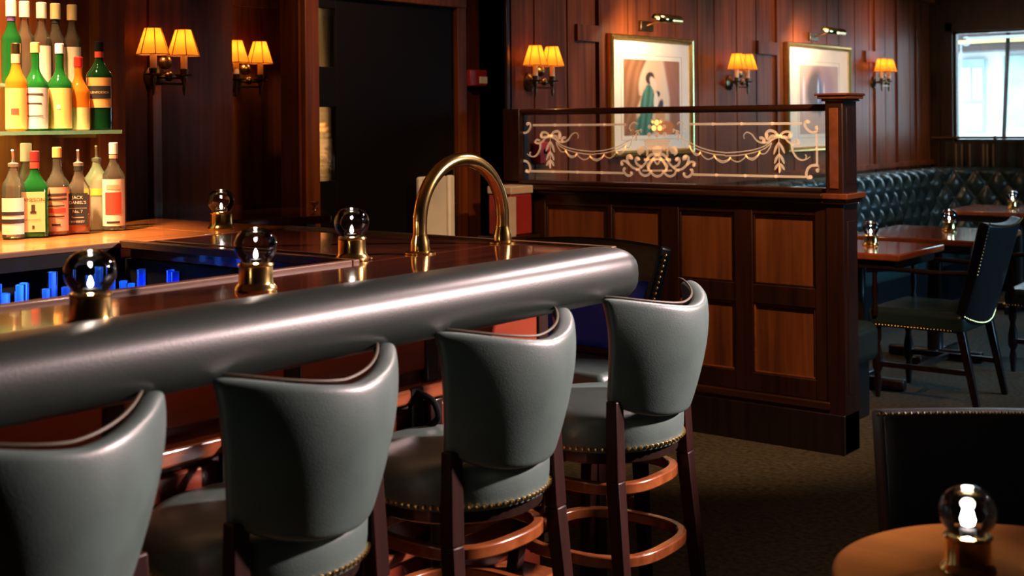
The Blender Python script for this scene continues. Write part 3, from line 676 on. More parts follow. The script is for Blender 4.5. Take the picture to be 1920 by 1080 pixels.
# ================================================================== SCONCES
def make_sconce():
    t = thing('wall_sconce', '', 'wall lamp', (0, 0, 0), 0, 'two light wall sconces on the panelling')
    # local: +X out of the wall, origin on the wall at the backplate
    MB().lathe([(0, .03), (.02, .028), (.035, .018), (.048, .012), (.05, 0)], n=24).build('backplate', 'iron', t).matrix_local = Matrix.Rotation(pi/2, 4, 'Y')
    g = MB().tube([(.015, 0, 0), (.10, 0, 0)], .009); g.tube([(.10, -.085, -.004), (.10, .085, -.004)], .006, rz=.006); g.ball((.10, 0, 0), .02, 14, 8); g.tube([(.10, -.07, -.03), (.10, .07, -.03)], .005); g.build('arm', 'iron', t)
    g = MB(); g.ball((.075, 0, .055), .028, 16, 10); g.build('reflector_ball', 'brassd', t)
    for sy in (-1, 1):
        y = sy*.073
        MB().lathe([(.003, -.075), (.008, -.05), (.006, -.03), (.012, -.015), (.012, 0), (.032, .004), (.034, .009), (.015, .010), (.017, .030), (.014, .031)], (.10, y, 0), 18).build('candle_cup', 'iron', t)
        MB().lathe([(.0135, .028), (.0135, .10), (.012, .104), (0, .104)], (.10, y, 0), 16).build('candle_sleeve', 'candle', t)
        MB().lathe([(0, .118), (.009, .128), (.011, .140), (.006, .158), (0, .168)], (.10, y, 0), 12).build('bulb', 'bulb', t)
        n = 7; vs = []; fs = []; rb = MB()
        for i in range(n):
            a = 2*pi*i/n + pi/8
            vs += [(.10+.067*cos(a), y+.067*sin(a), .084), (.10+.033*cos(a), y+.033*sin(a), .188)]
            rb.tube([vs[-2], vs[-1]], .0019, 5)
        for i in range(n): j = (i+1) % n; fs.append((2*i, 2*j, 2*j+1, 2*i+1))
        for q in (0, 1): rb.tube([vs[2*i+q] for i in range(n)], .0018, 5, closed=True)
        so = MB().add(vs, fs).build('lamp_shade', 'shade', t, smooth=0)
        rb.build('shade_wire', 'shaderib', so)
        lamp('sconce_light', 'POINT', (.10, y, .145), 2.4, WARM, .012, parent=t)
    return t
SC = [((XD, onX(317, 155, XD+.1).y, 1.608), 'two light wall sconce nearest the bottles, both shades in full view'),
      ((XR, onX(466, 160, XR+.1).y, 1.62), 'wall sconce in the recess, its left shade cut off by the wall edge'),
      ((XW, onX(1020, 150, XW+.1).y, 1.620), 'wall sconce left of the painting of the figure in green'),
      ((XW, onX(1392, 150, XW+.1).y, 1.655), 'wall sconce between the two framed pictures'),
      ((XW, onX(1660, 155, XW+.1).y, 1.700), 'farthest wall sconce, right of the second picture')]
s0 = make_sconce()
for i, (p, lb) in enumerate(SC):
    o = s0 if i == 0 else copy_tree(s0); o.location = p; o['label'] = lb

# ================================================================== PICTURES
def raster(name, parent, x, y0, y1, z0, z1, fn, nx=70, nz=84, mname='paint'):
    """flat picture surface facing +X coloured face by face"""
    me = bpy.data.meshes.new(name); vs = []; fs = []
    for j in range(nz+1):
        for i in range(nx+1): vs.append((x, y0+(y1-y0)*i/nx, z0+(z1-z0)*j/nz))
    for j in range(nz):
        for i in range(nx): k = j*(nx+1)+i; fs.append((k, k+1, k+nx+2, k+nx+1))
    me.from_pydata(vs, [], fs); ca = me.color_attributes.new('paint', 'FLOAT_COLOR', 'CORNER'); dat = []
    for j in range(nz):
        for i in range(nx):
            c = fn((i+.5)/nx, 1-(j+.5)/nz)
            dat += [*[q*.74 for q in c], 1]*4
    ca.data.foreach_set('color', dat)
    m, nt, b = newmat(mname); at = nt.nodes.new('ShaderNodeVertexColor'); at.layer_name = 'paint'; nt.links.new(at.outputs[0], b.inputs['Base Color']); setb(b, rough=.6, spec=.15)
    me.materials.append(m); o = bpy.data.objects.new(name, me); COL.objects.link(o); o.parent = parent; return o
def mixc(a, b, t): t = max(0, min(1, t)); return tuple(x+(y-x)*t for x, y in zip(a, b))
def ell(s, t, cs, ct, rs, rt, rot=0):
    x, y = s-cs, (t-ct); c, d = cos(rot), sin(rot); x, y = x*c+y*d, -x*d+y*c
    return 1 - math.hypot(x/rs, y/rt)
def sstep(v, w=.12): return max(0, min(1, v/w+.5))
def art1(s, t):
    c = mixc((.80, .55, .36), (.85, .70, .52), .5+.5*sin(s*9+t*2))
    curt = (.30, .13, .055); curt2 = (.42, .20, .10)
    fold = .5+.5*sin(s*46 + t*14*(1 if s < .5 else -1) + sin(t*8))
    edgeL = .40 - .13*t - .10*sin(t*5)
    if t > .48: edgeL = .26 - .05*sin(t*11)
    edgeR = .70 + .10*t + .12*max(0, .5-abs(t-.5))
    c = mixc(c, mixc(curt, curt2, fold), sstep(edgeL-s, .04)); c = mixc(c, mixc(curt2, (.46, .20, .16), fold), sstep(s-edgeR, .05))
    green = mixc((.045, .16, .12), (.12, .30, .23), .5+.5*sin(s*60+t*9))
    for e in ((.40, .62, .12, .27, .12), (.36, .88, .17, .16, 0), (.45, .44, .07, .12, -.35)): c = mixc(c, green, sstep(ell(s, t, *e), .18))
    c = mixc(c, (.06, .04, .03), sstep(ell(s, t, .455, .24, .075, .085, .4), .3))
    c = mixc(c, (.86, .68, .52), sstep(ell(s, t, .515, .31, .05, .10, -.5), .3)); c = mixc(c, (.07, .05, .05), sstep(ell(s, t, .59, .45, .045, .04), .4))
    c = mixc(c, (.85, .78, .66), sstep(ell(s, t, .56, .55, .04, .13), .3)); c = mixc(c, (.06, .06, .06), sstep(ell(s, t, .64, .62, .045, .10, .3), .4))
    c = mixc(c, (.80, .42, .20), sstep(ell(s, t, .63, .76, .09, .12), .25)); c = mixc(c, (.85, .28, .10), sstep(ell(s, t, .72, .92, .17, .11), .3))
    return c
def art2(s, t):
    c = (.62, .46, .40)
    c = mixc(c, (.52, .30, .28), sstep(ell(s, t, .52, .30, .36, .30), .6)*.95); c = mixc(c, (.10, .10, .10), sstep(ell(s, t, .38, .36, .20, .30, .2), .5)*.85)
    c = mixc(c, (.45, .30, .34), sstep(ell(s, t, .66, .34, .20, .28), .5)*.8); c = mixc(c, (.10, .20, .42), sstep(ell(s, t, .50, .45, .07, .28), .5)*.9)
    c = mixc(c, (.75, .80, .92), sstep(ell(s, t, .47, .38, .018, .16), .6)); c = mixc(c, (.75, .80, .95), sstep(ell(s, t, .62, .40, .02, .14), .6)*.7)
    c = mixc(c, (.08, .16, .14), sstep(ell(s, t, .45, .62, .22, .07), .5)*.7); c = mixc(c, (.85, .82, .95), sstep(ell(s, t, .10, .45, .03, .25), .5)*.8)
    return c
def picture(y0, y1, z0, z1, label, art, inset):
    t = thing('framed_picture', label, 'picture', (XW+.002, y0, z0)); w, h = y1-y0, z1-z0; f = .034
    prof = [(0, 0), (.026, 0), (.034, .006), (.030, .014), (.036, .020), (.020, f), (.0, f)]  # (x out, inwards)
    g = MB(); vs = []; fs = []; corners = [(0, 0, 1, 1), (w, 0, -1, 1), (w, h, -1, -1), (0, h, 1, -1)]
    for (cy_, cz_, dy, dz) in corners:
        for (x, q) in prof: vs.append((x, cy_+dy*q, cz_+dz*q))
    k = len(prof)
    for c in range(4):
        e = (c+1) % 4
        for q in range(k): fs.append((c*k+q, e*k+q, e*k+(q+1) % k, c*k+(q+1) % k))
    g.add(vs, fs).build('frame', 'gold', t, smooth=20)
    MB().box(.0, f*.9, f*.9, .012, w-f*.9, h-f*.9).build('mount', 'mat', t)
    a0, a1, b0, b1 = inset
    ya, yb, za, zb = w*a0, w*a1, h*(1-b1), h*(1-b0); m = .028
    g = MB()
    for (q0, q1, q2, q3) in ((ya-m, za-m, yb+m, za-m+.002), (ya-m, zb+m-.002, yb+m, zb+m), (ya-m, za-m, ya-m+.003, zb+m), (yb+m-.003, za-m, yb+m, zb+m)): g.box(.012, q0, q1, .0128, q2, q3)
    g.build('ruled_line', 'line', t)
    raster('artwork', t, .0135, ya, yb, za, zb, art, mname='artwork_paint')
    return t
picture(6.09, 7.02, 1.205, 1.915, 'gilt framed picture of a bending figure in green between brown curtains', art1, (.165, .84, .20, .83))
picture(8.335, 9.44, 1.175, 1.962, 'gilt framed picture with a hazy blue and grey figure on pink paper', art2, (.20, .80, .20, .84))
def piclight(y, z, label, ya, yb):
    t = thing('picture_light', label, 'picture light', (XW, y, z), 0, 'brass picture lights')
    MB().box(0, -.07, -.03, .02, .07, .03).build('mounting_plate', 'iron', t, .004)
    MB().tube(smooth_path([(.02, 0, 0), (.10, -.02, .02), (.20, yb*.6, .035), (.30, yb+.01, .02)]), .006).build('arm', 'brass', t)
    g = MB(); vs = []; fs = []; n = 14
    for i in range(n+1):
        a = pi*1.25*i/n + .1; vs += [(.30-.026*cos(a), ya, .01+.026*sin(a)), (.30-.026*cos(a), yb, .01+.026*sin(a))]
    for i in range(n): fs.append((2*i, 2*i+1, 2*i+3, 2*i+2))
    MB().add(vs, fs).build('reflector', 'brass', t, mods=[('SOLIDIFY', dict(thickness=.003))])
    MB().tube([(.30, ya+.02, .012), (.30, yb-.02, .012)], .007).build('tube_bulb', 'picbulb', t)
    lamp('picture_beam', 'AREA', (.285, (ya+yb)/2, -.012), 5.0, (1, .68, .38), .22, (.0, .06, -.42), sy=.03, parent=t)
    return t
piclight(6.50, 1.975, 'brass picture light over the painting of the figure in green', -.36, -.11)
piclight(8.80, 2.015, 'brass picture light over the hazy blue picture', -.44, -.14)

# ================================================================== PARTITION with etched glass
pt = thing('panelled_partition', 'dark wood panelled partition with etched glass top, between the bar and the booths', 'partition', (0, 0, 0))
x0, x1 = -4.09, -2.31; y0, y1 = YP, YP+.12
g = MB(); g.box(x0, y0+.012, .12, x1, y1, 1.06); g.build('core', 'frame', pt)
# frame members on the front face
g = MB()
g.box(x0, y0-.01, 1.0, x1, y0+.012, 1.06); g.box(x0, y0-.01, .605, x1, y0+.012, .69); g.box(x0, y0-.01, .215, x1, y0+.012, .30)
for xa, xb in ((-2.367, x1), (-2.752, -2.662), (-3.13, -3.037), (-3.43, -3.405), (-3.87, -3.80), (x0, -4.05)): g.box(xa, y0-.012, .215, xb, y0+.012, 1.06)
g.build('panel_frame', 'frame', pt, .004)
for xa, xb in ((-2.662, -2.367), (-3.037, -2.752), (-3.405, -3.13), (-3.80, -3.43), (-4.05, -3.87)):
    for za, zb in ((.69, 1.0), (.30, .605)):
        g = MB(); g.box(xa+.002, y0+.009, za+.002, xb-.002, y0+.02, zb-.002); p_ = g.build('panel', 'part', pt)
        g = MB()
        for (a_, b_, c_, d_) in ((xa, za, xb, za+.008), (xa, zb-.008, xb, zb), (xa, za, xa+.008, zb), (xb-.008, za, xb, zb)): g.box(a_, y0-.004, b_, c_, y0+.008, d_)
        g.build('bead', 'trim' if zb < .7 else 'frame', p_, .002)
g = MB(); g.box(x0, y0-.03, .18, x1+.012, y0+.01, .215); g.box(x0, y0-.02, .165, x1+.012, y0+.01, .185); g.build('base_moulding', 'frameh', pt, .006)
g = MB(); g.box(x0, y0-.035, 0, -2.232, y1+.01, .168); g.build('plinth', 'darkwood', pt, .004)
# end post
px0, px1 = -2.312, -2.232
g = MB(); g.box(px0, y0-.02, 0, px1, y1+.005, 1.50); g.build('end_post', 'frame', pt, .004)
g = MB(); g.box(px0+.02, y0-.025, 1.12, px1-.02, y0-.018, 1.46); g.build('post_bead', 'trim', pt, .002)
g = MB(); g.box(px1-.003, y0+.015, 1.14, px1+.004, y1-.03, 1.46); g.build('post_side_panel', 'frame', pt, .002)
g = MB(); g.box(px1-.003, y0+.015, .25, px1+.004, y1-.03, .98); g.build('post_side_panel', 'frame', pt, .002)
g = MB(); g.box(px0-.012, y0-.03, 1.488, px1+.012, y1+.012, 1.498); g.box(px0-.025, y0-.042, 1.498, px1+.025, y1+.022, 1.512); g.box(px0-.035, y0-.05, 1.512, px1+.03, y1+.03, 1.522); g.build('post_cap', 'trim', pt, .003)
g = MB(); g.box(px0-.01, y0-.05, 1.075, px1+.03, y1+.03, 1.10); g.box(px0-.01, y0-.035, 1.055, px1+.018, y1+.02, 1.075); g.build('post_collar', 'trim', pt, .004)
g = MB(); g.box(x0, y0-.06, 1.075, px0, y1+.03, 1.098); g.box(x0, y0-.04, 1.055, px0, y1+.02, 1.075); g.box(x0, y0+.02, 1.098, px0, y1-.02, 1.118); g.build('ledge', 'frameh', pt, .006)
g = MB().tube([(x0+.05, y0+.06, 1.463), (px0+.002, y0+.06, 1.463)], .022, 14, rz=.016); g.build('top_rail', 'frameh', pt, smooth=60)
g = MB(); g.box(x0-.0, y0+.02, 1.09, -3.985, y1-.02, 1.478); g.build('wall_post', 'frame', pt, .004)
GY = y0+.06
g = MB(); g.box(-3.985, GY-.003, 1.11, px0, GY+.003, 1.455); pane = g.build('glass_pane', 'glass', pt)
# etched design, half of it drawn and mirrored about the middle of the pane
XC = onY(1233.5, 300, GY).x
def EA(x, y): return onY(1130+x/7.2, 200+y/7.2, GY)
def EC(x, y): return onY(1360+x/6.352, 200+y/6.352, GY)
et = MB(); oy_ = -.0040; NL = [0]
def stroke(pts, w, fn=None, taper=None, k=6, mirror=True):
    P = smooth_path([fn(*p) for p in pts], k) if len(pts) > 2 else [fn(*p) for p in pts]
    for m_ in ((1, -1) if mirror else (1,)):
        NL[0] += 1; Q = [Vector((XC + (p.x-XC)*m_, GY+oy_-NL[0]*1.5e-5, p.z)) for p in P]; flat(et, Q, w*1.04, taper)
def blob(c, rx_, rz2, mirror=True, n=14):
    for m_ in ((1, -1) if mirror else (1,)):
        et.add([(XC+(c.x-XC)*m_ + rx_*cos(2*pi*i/n), GY+oy_-.0028, c.z+rz2*sin(2*pi*i/n)) for i in range(n)], [tuple(range(n))])
tp = lambda t: .35+.65*sin(pi*min(1, t*1.05))
te = lambda t: 1-.75*t
# border bars
zt = EC(400, 203).z; zb_ = EC(400, 825).z; xR = EC(1095, 400).x
for z, xa in ((zt, EA(1180, 237).x), (zb_, EA(1225, 915).x)):
    xb = EC(915 if z == zt else 955, 203).x
    for m_ in (1, -1):
        a_, b_ = XC+(xa-XC)*m_, XC+(xb-XC)*m_
        flat(et, [Vector((a_, GY+oy_, z)), Vector((b_, GY+oy_, z))], .0105)
    for q in (.22, .48, .75):
        xx = xa+(xb-xa)*q
        blob(Vector((xx, 0, z)), .0075, .0075)
zv0, zv1 = EC(1095, 320).z, EC(1095, 690).z
for m_ in (1, -1):
    X_ = XC+(xR-XC)*m_; flat(et, [Vector((X_, GY+oy_, zv0)), Vector((X_, GY+oy_, zv1))], .010)
blob(Vector((xR, 0, (zv0+zv1)/2)), .007, .007)
# corner scrolls
stroke([(1000, 170), (965, 175), (950, 215), (985, 275), (1040, 305), (1100, 290), (1105, 250)], .010, EC); blob(EC(995, 180), .0085, .0085); blob(EC(1098, 252), .0095, .0095)
stroke([(1030, 835), (990, 850), (968, 800), (990, 735), (1040, 700), (1120, 705), (1125, 750)], .011, EC); blob(EC(1020, 838), .010, .009); blob(EC(1108, 758), .0095, .0095)
# bow, ribbons, leaf drop
stroke([(640, 350), (590, 300), (530, 285), (490, 320), (495, 370), (520, 385), (560, 350), (635, 352)], .0115, EC)
stroke([(650, 350), (700, 305), (760, 300), (790, 340), (770, 370), (720, 360), (655, 352)], .0105, EC)
blob(EC(500, 340), .008, .010); blob(EC(775, 345), .008, .010); blob(EC(642, 352), .010, .008)
stroke([(630, 360), (570, 385), (520, 420), (440, 430), (375, 400), (320, 330), (260, 305), (225, 340), (232, 385)], .0105, EC, te)
stroke([(410, 375), (440, 370), (470, 400), (450, 425)], .012, EC)
stroke([(665, 365), (720, 380), (760, 420), (820, 450), (880, 435), (850, 400), (805, 415)], .009, EC)
stroke([(800, 450), (805, 520), (850, 600), (910, 635), (970, 625), (1015, 595)], .0115, EC, te); stroke([(960, 620), (970, 590), (955, 570)], .005, EC)
stroke([(642, 370), (645, 560), (650, 790)], .004, EC)
for (bx, by, tx, ty) in ((640, 420, 582, 570), (642, 420, 712, 560), (644, 560, 590, 680), (646, 560, 708, 680), (648, 670, 592, 755), (648, 670, 710, 755), (648, 700, 648, 790)):
    stroke([(bx, by), ((bx+tx)/2+(-6 if tx < bx else 6), (by+ty)/2), (tx, ty)], .0105, EC, lambda t: .2+sin(pi*t)*.9)
# swags: two cords and scallops
stroke([(560, 400), (470, 470), (330, 515), (150, 540), (0, 550)], .0042, EC); stroke([(555, 430), (470, 500), (330, 550), (150, 580), (0, 585)], .0042, EC)
stroke([(1656, 618), (1500, 600), (1350, 560), (1240, 515), (1180, 480), (1110, 450), (1080, 420)], .0042, EA); stroke([(1656, 655), (1500, 640), (1350, 600), (1240, 555), (1180, 515)], .0042, EA)
sc = [EC(555, 430), EC(415, 535), EC(250, 575), EC(65, 600), EA(1510, 655), EA(1325, 610), EA(1180, 520), EA(1095, 440)]
for i, (a_, b_) in enumerate(zip(sc, sc[1:])):
    dz = .026 if i % 2 == 0 else .022; mm = (a_+b_)/2
    for dd in ((1, 1.35) if i % 2 else (1,)):
        P = smooth_path([a_, (a_*3+mm)/4 - Vector((0, 0, dz*.55*dd)), mm-Vector((0, 0, dz*dd)), (b_*3+mm)/4-Vector((0, 0, dz*.55*dd)), b_], 5)
        for m_ in (1, -1): flat(et, [Vector((XC+(p.x-XC)*m_, GY+oy_, p.z)) for p in P], .0046)
# upper small scrolls and leaves either side of the urn
stroke([(1015, 240), (1030, 215), (1070, 210), (1110, 245), (1125, 290), (1100, 320)], .0055, EA); blob(EA(1100, 318), .004, .004)
stroke([(1090, 430), (1030, 370), (990, 320), (960, 300)], .004, EA)
for (bx, by, tx, ty) in ((990, 320, 1045, 340), (1000, 340, 985, 400), (1030, 370, 1025, 465), (960, 300, 962, 350), (1050, 390, 1090, 400)): stroke([(bx, by), ((bx+tx)/2+3, (by+ty)/2), (tx, ty)], .007, EA, lambda t: .25+sin(pi*t)*.9)
# urn
for (x_, y_) in ((745, 385), (845, 380)): blob(EA(x_, y_), .0115, .0125, mirror=(x_ != 745))
for (x_, y_, r_) in ((700, 290, .012), (780, 285, .013), (745, 215, .013), (840, 270, .010), (800, 190, .009), (690, 215, .008)): blob(EA(x_, y_), r_, r_)
stroke([(565, 465), (925, 465)], .0085, EA, mirror=False); stroke([(620, 450), (870, 450)], .004, EA, mirror=False); stroke([(590, 487), (900, 487)], .004, EA, mirror=False)
for q in range(0, 9):
    a_ = 745 + q*17.5; b_ = 745 + q*11; stroke([(a_, 490), ((a_*.62+b_*.38), 535), (b_, 575)], .0052, EA, mirror=q > 0)
stroke([(905, 490), (880, 540), (825, 590)], .005, EA)
blob(EA(745, 590), .0275, .021, mirror=False)
# lower arabesque
stroke([(745, 650), (800, 640), (850, 665), (885, 715), (930, 720)], .0135, EA); stroke([(745, 640), (700, 690), (640, 760), (615, 800), (640, 870)], .012, EA)
stroke([(870, 680), (905, 760), (960, 820), (1010, 850), (1080, 840), (1140, 790), (1200, 745), (1250, 760), (1240, 795)], .0105, EA); blob(EA(1240, 790), .0085, .008)
stroke([(1140, 790), (1165, 730), (1160, 680), (1120, 665), (1095, 700), (1110, 720)], .0115, EA); blob(EA(1120, 690), .011, .011)
stroke([(960, 820), (1020, 790), (1045, 740), (1030, 695), (1000, 705), (995, 730)], .0115, EA); blob(EA(1010, 715), .008, .009)
stroke([(885, 670), (880, 600), (905, 555), (960, 545), (1000, 580), (1005, 625), (970, 650)], .0095, EA); blob(EA(962, 590), .0185, .017)
stroke([(745, 700), (800, 720), (850, 790), (870, 850)], .011, EA); stroke([(545, 862), (945, 862)], .0075, EA, mirror=False)
for (a_, b_) in ((660, 830), (835, 1000)): stroke([(a_, 865), (a_+25, 915), ((a_+b_)/2, 940), (b_-25, 915), (b_, 865)], .0105, EA, mirror=(b_ != 830))
stroke([(1000, 860), (1045, 865)], .01, EA); stroke([(1205, 840), (1220, 880), (1190, 930), (1145, 950), (1105, 925), (1105, 900)], .0105, EA); blob(EA(1200, 850), .006, .006); blob(EA(1108, 905), .007, .007)
stroke([(690, 690), (745, 775), (800, 690)], .009, EA, mirror=False); stroke([(570, 715), (920, 715)], .007, EA, mirror=False)
et.build('etched_swag_design', 'etch', pane, smooth=0, label='frosted urn, bows and swags etched in the glass')

# ================================================================== SMALL THINGS ON THE WALLS
t = thing('fire_alarm_box', 'small red alarm box on the dark wall between the door and the partition', 'alarm', (XD, 5.06, 1.60))
MB().box(0, 0, 0, .05, .20, .085).build('box', 'darkred', t, .006); MB().box(.05, .07, .015, .054, .19, .05).build('name_plate', 'greypanel', t)
t = thing('red_wall_box', 'bright red wall box seen through the left end of the etched glass', 'box', (XW, 5.385, 1.19))
MB().box(0, 0, 0, .05, .085, .115).build('box', 'red', t, .005); MB().lathe([(.014, 0), (.014, .006), (0, .006)], n=16).build('button', 'black', t).matrix_local = Matrix.Translation((.05, .045, .065)) @ Matrix.Rotation(pi/2, 4, 'Y')
# grey kick board of the open door leaf, low stand with red box
t = thing('grey_door_leaf', 'pale grey half door seen through the brass arch', 'door', (XD+.08, 4.60, 0), 0)
MB().box(0, 0, 0, .03, .20, 1.15).build('board', 'greypanel', t, .01); MB().box(0, .215, 0, .03, .26, 1.15).build('board', 'greypanel', t, .01)
t = thing('host_stand', 'dark stand with a red box front behind the right foot of the brass arch', 'stand', (-4.0, 4.80, 0))
MB().box(0, 0, 0, .2, .24, .86).build('pedestal', 'darkwood', t, .005)
MB().box(.02, .065, .86, .16, .235, 1.06).build('box', 'darkred', t, .008); MB().box(.015, .06, 1.06, .165, .24, 1.10).build('lid', 'pale', t, .006)
MB().box(.165, -.03, .80, .172, .09, 1.05).build('paper_sheet', 'pale', t)
t = thing('service_table', 'dark varnished service table behind the bar, below the recess sconce', 'table', (0, 0, 0))
pa, pb, pc = onz(428, 412, 1.05), onz(622, 404, 1.05), onz(600, 388, 1.05)
MB().prism([(pa.x-.05, pa.y-.15), (pa.x+.02, pa.y), (pb.x, pb.y), (pc.x, pc.y), (XD+.04, 3.75), (XD+.04, 3.0)], 1.02, 1.05).build('tabletop', 'bar', t, .004)
for x, y in ((-3.98, 3.22), (-3.80, 3.50), (-4.16, 3.75), (-4.2, 3.08)): MB().beam((x, y, 1.02), (x, y, 0), .05).build('leg', 'darkwood', t)
p = onz(606, 392, 1.05)
t = thing('brass_cup', 'little brass cup at the end of the service table', 'cup', (p.x-.02, p.y-.03, 1.05), 0)
MB().lathe([(.012, 0), (.014, .003), (.004, .012), (.018, .024), (.024, .032), (.022, .033), (.015, .025), (0, .02)], n=18).build('bowl', 'brass', t)

# ================================================================== BOOTHS
def tufted(name, parent, path, z0, z1, dx=.19, dz=.125, depth=.05, du=.0119):
    """deep buttoned back following path (list of (x,y)), normal to the left of travel"""
    P = [Vector((x, y, 0)) for x, y in path]; L = [0]
    for a_, b_ in zip(P, P[1:]): L.append(L[-1] + (b_-a_).length)
    tot = L[-1]; nu = int(tot/du/1.6); nv = int((z1-z0)/.0125)
    btn = MB(); vs = []; fs = []
    def at(s_):
        for i in range(len(P)-1):
            if s_ <= L[i+1] or i == len(P)-2:
                t_ = (s_-L[i])/(L[i+1]-L[i]); d_ = (P[i+1]-P[i]).normalized()
                d0 = (P[max(i, 1)]-P[max(i, 1)-1]).normalized(); d1 = (P[min(i+2, len(P)-1)]-P[min(i+1, len(P)-2)]).normalized()
                dd = (d_ if t_ < 0 else (d0.lerp(d_, .5+t_) if t_ < .5 else d_.lerp(d1, t_-.5))).normalized()
                return P[i].lerp(P[i+1], t_), Vector((-dd.y, dd.x, 0))
    def hgt(s_, z):
        u = s_/dx; v = (z-z0)/dz
        a_ = (u+v/1)/1.0; # diamond lattice distance
        p_, q_ = u+v/2, u-v/2
        fp, fq = abs(p_-round(p_)), abs(q_-round(q_))     # fold lines at integers
        pil = min(1, (min(fp, fq)/.5))
        h = (sin(pi*fp)**.5)*(sin(pi*fq)**.5)
        return .35*depth*(1 - (1-min(1, pil*2.2))**2) + .65*depth*h
    for j in range(nv+1):
        z = z0+(z1-z0)*j/nv
        roll = 1 - max(0, (z-(z1-.05))/.05)**2
        for i in range(nu+1):
            s_ = tot*i/nu; p_, n_ = at(s_); h = hgt(s_, z)*max(roll, 0) + .03*math.sqrt(max(roll, 0)); q = p_ + n_*h; vs.append((q.x, q.y, z))
    for j in range(nv):
        for i in range(nu): k = j*(nu+1)+i; fs.append((k, k+1, k+nu+2, k+nu+1))
    o = MB().add(vs, fs).build(name, 'greenleather', parent, smooth=0)
    o.data.polygons.foreach_set('use_smooth', [True]*len(o.data.polygons))
    # buttons at lattice nodes: p,q integers
    for a_ in range(-20, 80):
        for b_ in range(-20, 80):
            u = (a_+b_)/2; v = a_-b_
            s_, z = u*dx, z0+v*dz
            if 0 < s_ < tot and z0+.02 < z < z1-.04:
                p_, n_ = at(s_); q = p_+n_*.036; btn.ball((q.x, q.y, z), .011, 8, 5)
    btn.build('tufting_buttons', 'greenleather', parent)
bq = thing('tufted_banquette', 'long deep buttoned green leather banquette under the pictures and the window', 'banquette')
path = [(XW+.12+.0, 10.55-i*.5) for i in range(11)]
path = [(-1.2, YF-.12), (-3.45, YF-.12)] + [(-3.45 - .53*sin(a), YF-.12-.53+.53*cos(a)) for a in [pi/2*i/8 for i in range(1, 9)]] + [(-3.98, 5.9)]
tufted('tufted_back', bq, path, .47, .985)
g = MB(); g.box(XW+.004, 5.9, .1, XW+.122, YF-.12, .955); g.box(XW+.12, YF-.12, .1, -1.2, YF-.004, .955); g.build('back_frame', 'blkleather', bq)
g = MB(); g.box(XW+.12, 5.9, .30, -3.35, YF-.12, .47); g.box(-3.35, YF-.75, .30, -1.2, YF-.12, .47); g.build('seat', 'greenleather', bq, .035)
g = MB(); g.box(XW+.12, 5.9, 0, -3.45, YF-.12, .30); g.box(-3.45, YF-.65, 0, -1.2, YF-.12, .30); g.build('plinth', 'black', bq)
bn = thing('booth_bench', 'leather bench built against the back of the partition, its rounded seat end showing', 'bench')
g = MB(); g.box(-3.9, 5.32, .26, -2.40, 5.88, .45); g.build('seat', 'greenleather', bn, mods=[('BEVEL', dict(width=.05, segments=5))])
g = MB(); g.box(-3.9, 5.235, .2, -2.40, 5.34, .98); g.build('backrest', 'blkleather', bn, .02)
g = MB(); g.box(-3.9, 5.25, 0, -2.44, 5.84, .27); g.build('plinth', 'blkleather', bn, .01)

def booth_table(xa, xb, ya, yb, label):
    t = thing('booth_table', label, 'table', ((xa+xb)/2, (ya+yb)/2, 0), 0, 'booth tables'); w, d_ = (xb-xa)/2, (yb-ya)/2
    MB().box(-w, -d_, .705, w, d_, .74).build('tabletop', 'table', t, .008)
    MB().box(-w+.04, -d_+.04, .66, w-.04, d_-.04, .705).build('apron', 'darkwood', t)
    MB().lathe([(.045, .04), (.045, .66)], n=16).build('pedestal', 'darkwood', t)
    g = MB(); g.beam((-w+.1, 0, .03), (w-.1, 0, .03), .06); g.beam((0, -d_+.1, .03), (0, d_-.1, .03), .06); g.build('foot', 'darkwood', t, .01)
booth_table(-3.12, -2.405, 6.13, 6.765, 'red brown booth table nearest the partition post')
booth_table(-3.08, -2.33, 7.02, 7.85, 'red brown booth table in the middle, behind the armchair')
booth_table(-3.3, -2.45, 9.25, 9.95, 'red brown booth table farthest away under the window')

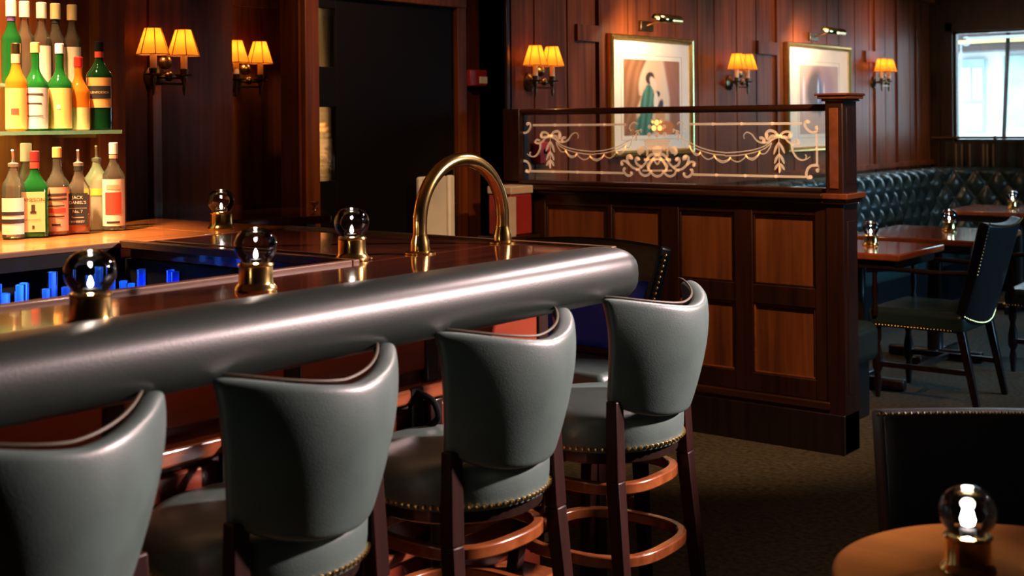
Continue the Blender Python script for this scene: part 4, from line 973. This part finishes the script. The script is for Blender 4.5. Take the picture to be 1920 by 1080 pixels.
# ------------------------------------------------------------------ armchairs
def make_armchair():
    """local: faces -X, back at +X; origin on floor under the seat"""
    t = thing('armchair', '', 'armchair', (0, 0, 0), 0, 'leather armchairs with nailhead trim')
    n, m = 10, 10; vs = []; fs = []
    for j in range(m+1):
        v = j/m
        for i in range(n+1):
            u = i/n*2-1; wdt = .235 + .02*v
            vs.append((.24 + .13*v - .03*u*u, u*wdt, .39 + .50*v + .018*u*u*v + (.05*u*u*(1-v)**3)))
    for j in range(m):
        for i in range(n): k = j*(n+1)+i; fs.append((k, k+1, k+n+2, k+n+1))
    MB().add(vs, fs).build('backrest', 'blkleather', t, smooth=70, mods=[('SOLIDIFY', dict(thickness=.055, offset=0)), ('BEVEL', dict(width=.012, segments=3, limit_method='ANGLE'))])
    e = .030; edge = [(vs[j*(n+1)][0]+e, vs[j*(n+1)][1]*.985, vs[j*(n+1)][2]) for j in range(m+1)]
    runs = [edge[5:] + [(x+e, y, z-.006) for x, y, z in vs[-(n+1):]], [(x+e, y, z+.006) for x, y, z in vs[:n+1]],
            [(.18, -.253, .375), (-.22, -.253, .375), (-.253, -.23, .375), (-.253, .23, .375), (-.22, .253, .375), (.18, .253, .375)]]
    for run in runs: nails(MB(), run, .0045, .0165).build('nailhead_trim', 'brass', t)
    MB().box(-.25, -.25, .36, .24, .25, .46).build('seat', 'greenleather', t, mods=[('BEVEL', dict(width=.03, segments=4))])
    for s_ in (-1, 1):
        MB().tube(smooth_path([(-.24, s_*.26, .645), (-.10, s_*.27, .66), (.10, s_*.27, .655), (.27, s_*.25, .66)]), .018, 10, rz=.012).build('armrest', 'leg', t)
        MB().lathe([(.012, .42), (.016, .46), (.010, .48), (.017, .54), (.011, .60), (.014, .645)], (-.20, s_*.262, 0), 12).build('arm_post', 'leg', t)
        MB().lathe([(.020, .36), (.022, .30), (.014, .27), (.026, .20), (.026, .15), (.014, .12), (.020, .08), (.012, 0)], (-.21, s_*.21, 0), 14).build('leg', 'darkwood', t)
        g = MB(); g.beam((.21, s_*.21, .39), (.29, s_*.215, 0), .04, .04, .03); g.build('leg', 'darkwood', t, .004)
        g = MB(); g.beam((-.21, s_*.21, .17), (.25, s_*.212, .17), .025); g.build('stretcher', 'darkwood', t)
    g = MB(); g.beam((0, -.21, .17), (0, .21, .17), .025); g.build('stretcher', 'darkwood', t)
    return t
A0 = make_armchair()
AC = [((-2.36, 6.46, 0), 0, 'dark leather armchair drawn up to the nearest booth table'),
      ((-2.02, 7.52, 0), .05, 'dark armchair at the right edge behind the nearer armchair')]
for i, (p, rz, lb) in enumerate(AC):
    o = A0 if i == 0 else copy_tree(A0); o.location = p; o.rotation_euler.z = rz; o['label'] = lb

# low tub chair and round table at the lower right
def cw(Rr, D, z=0): return (D*0 + (_cy*Rr - _sy*D), (_sy*Rr + _cy*D), z)
p = cw(.985, 2.60)
t = thing('lounge_chair', 'black square backed lounge chair with nailhead edge behind the small round table', 'armchair', p, YAW + R(-4))
# local x = right in the photo, y = away; the chair faces the camera
vs = []; fs = []; n = 12; m = 8
for j in range(m+1):
    v = j/m
    for i in range(n+1):
        u = i/n*2-1; vs.append((u*(.222+.012*v), .02 + .05*v + .02*(1-u*u), .36 + .445*v))
for j in range(m):
    for i in range(n): k = j*(n+1)+i; fs.append((k, k+1, k+n+2, k+n+1))
MB().add(vs, fs).build('backrest', 'blkleather', t, smooth=70, mods=[('SOLIDIFY', dict(thickness=.06, offset=0)), ('BEVEL', dict(width=.010, segments=3, limit_method='ANGLE'))])
g = MB(); nails(g, [(x, y-.031, z-.002) for x, y, z in vs[-(n+1):]], .0042, .0135); g.build('nailhead_trim', 'brass', t)
MB().box(-.24, -.42, .30, .24, .02, .42).build('seat', 'blkleather', t, mods=[('BEVEL', dict(width=.03, segments=4))])
for x, y in ((-.19, -.38), (.19, -.38), (-.19, .02), (.19, .02)): g = MB(); g.beam((x, y, .32), (x*1.08, y*1.1, 0), .04, .04, .028); g.build('leg', 'darkwood', t, .004)
p = cw(.765, 1.93)
t = thing('round_table', 'small round light brown wooden table in the lower right corner', 'table', p)
MB().lathe([(0, .69), (.26, .69), (.275, .695), (.282, .705), (.280, .716), (.272, .72), (0, .72)], n=72).build('tabletop', 'round', t)
MB().lathe([(.2, 0), (.2, .02), (.05, .05), (.035, .12), (.035, .60), (.07, .66), (.09, .69)], n=28).build('pedestal', 'darkwood', t)
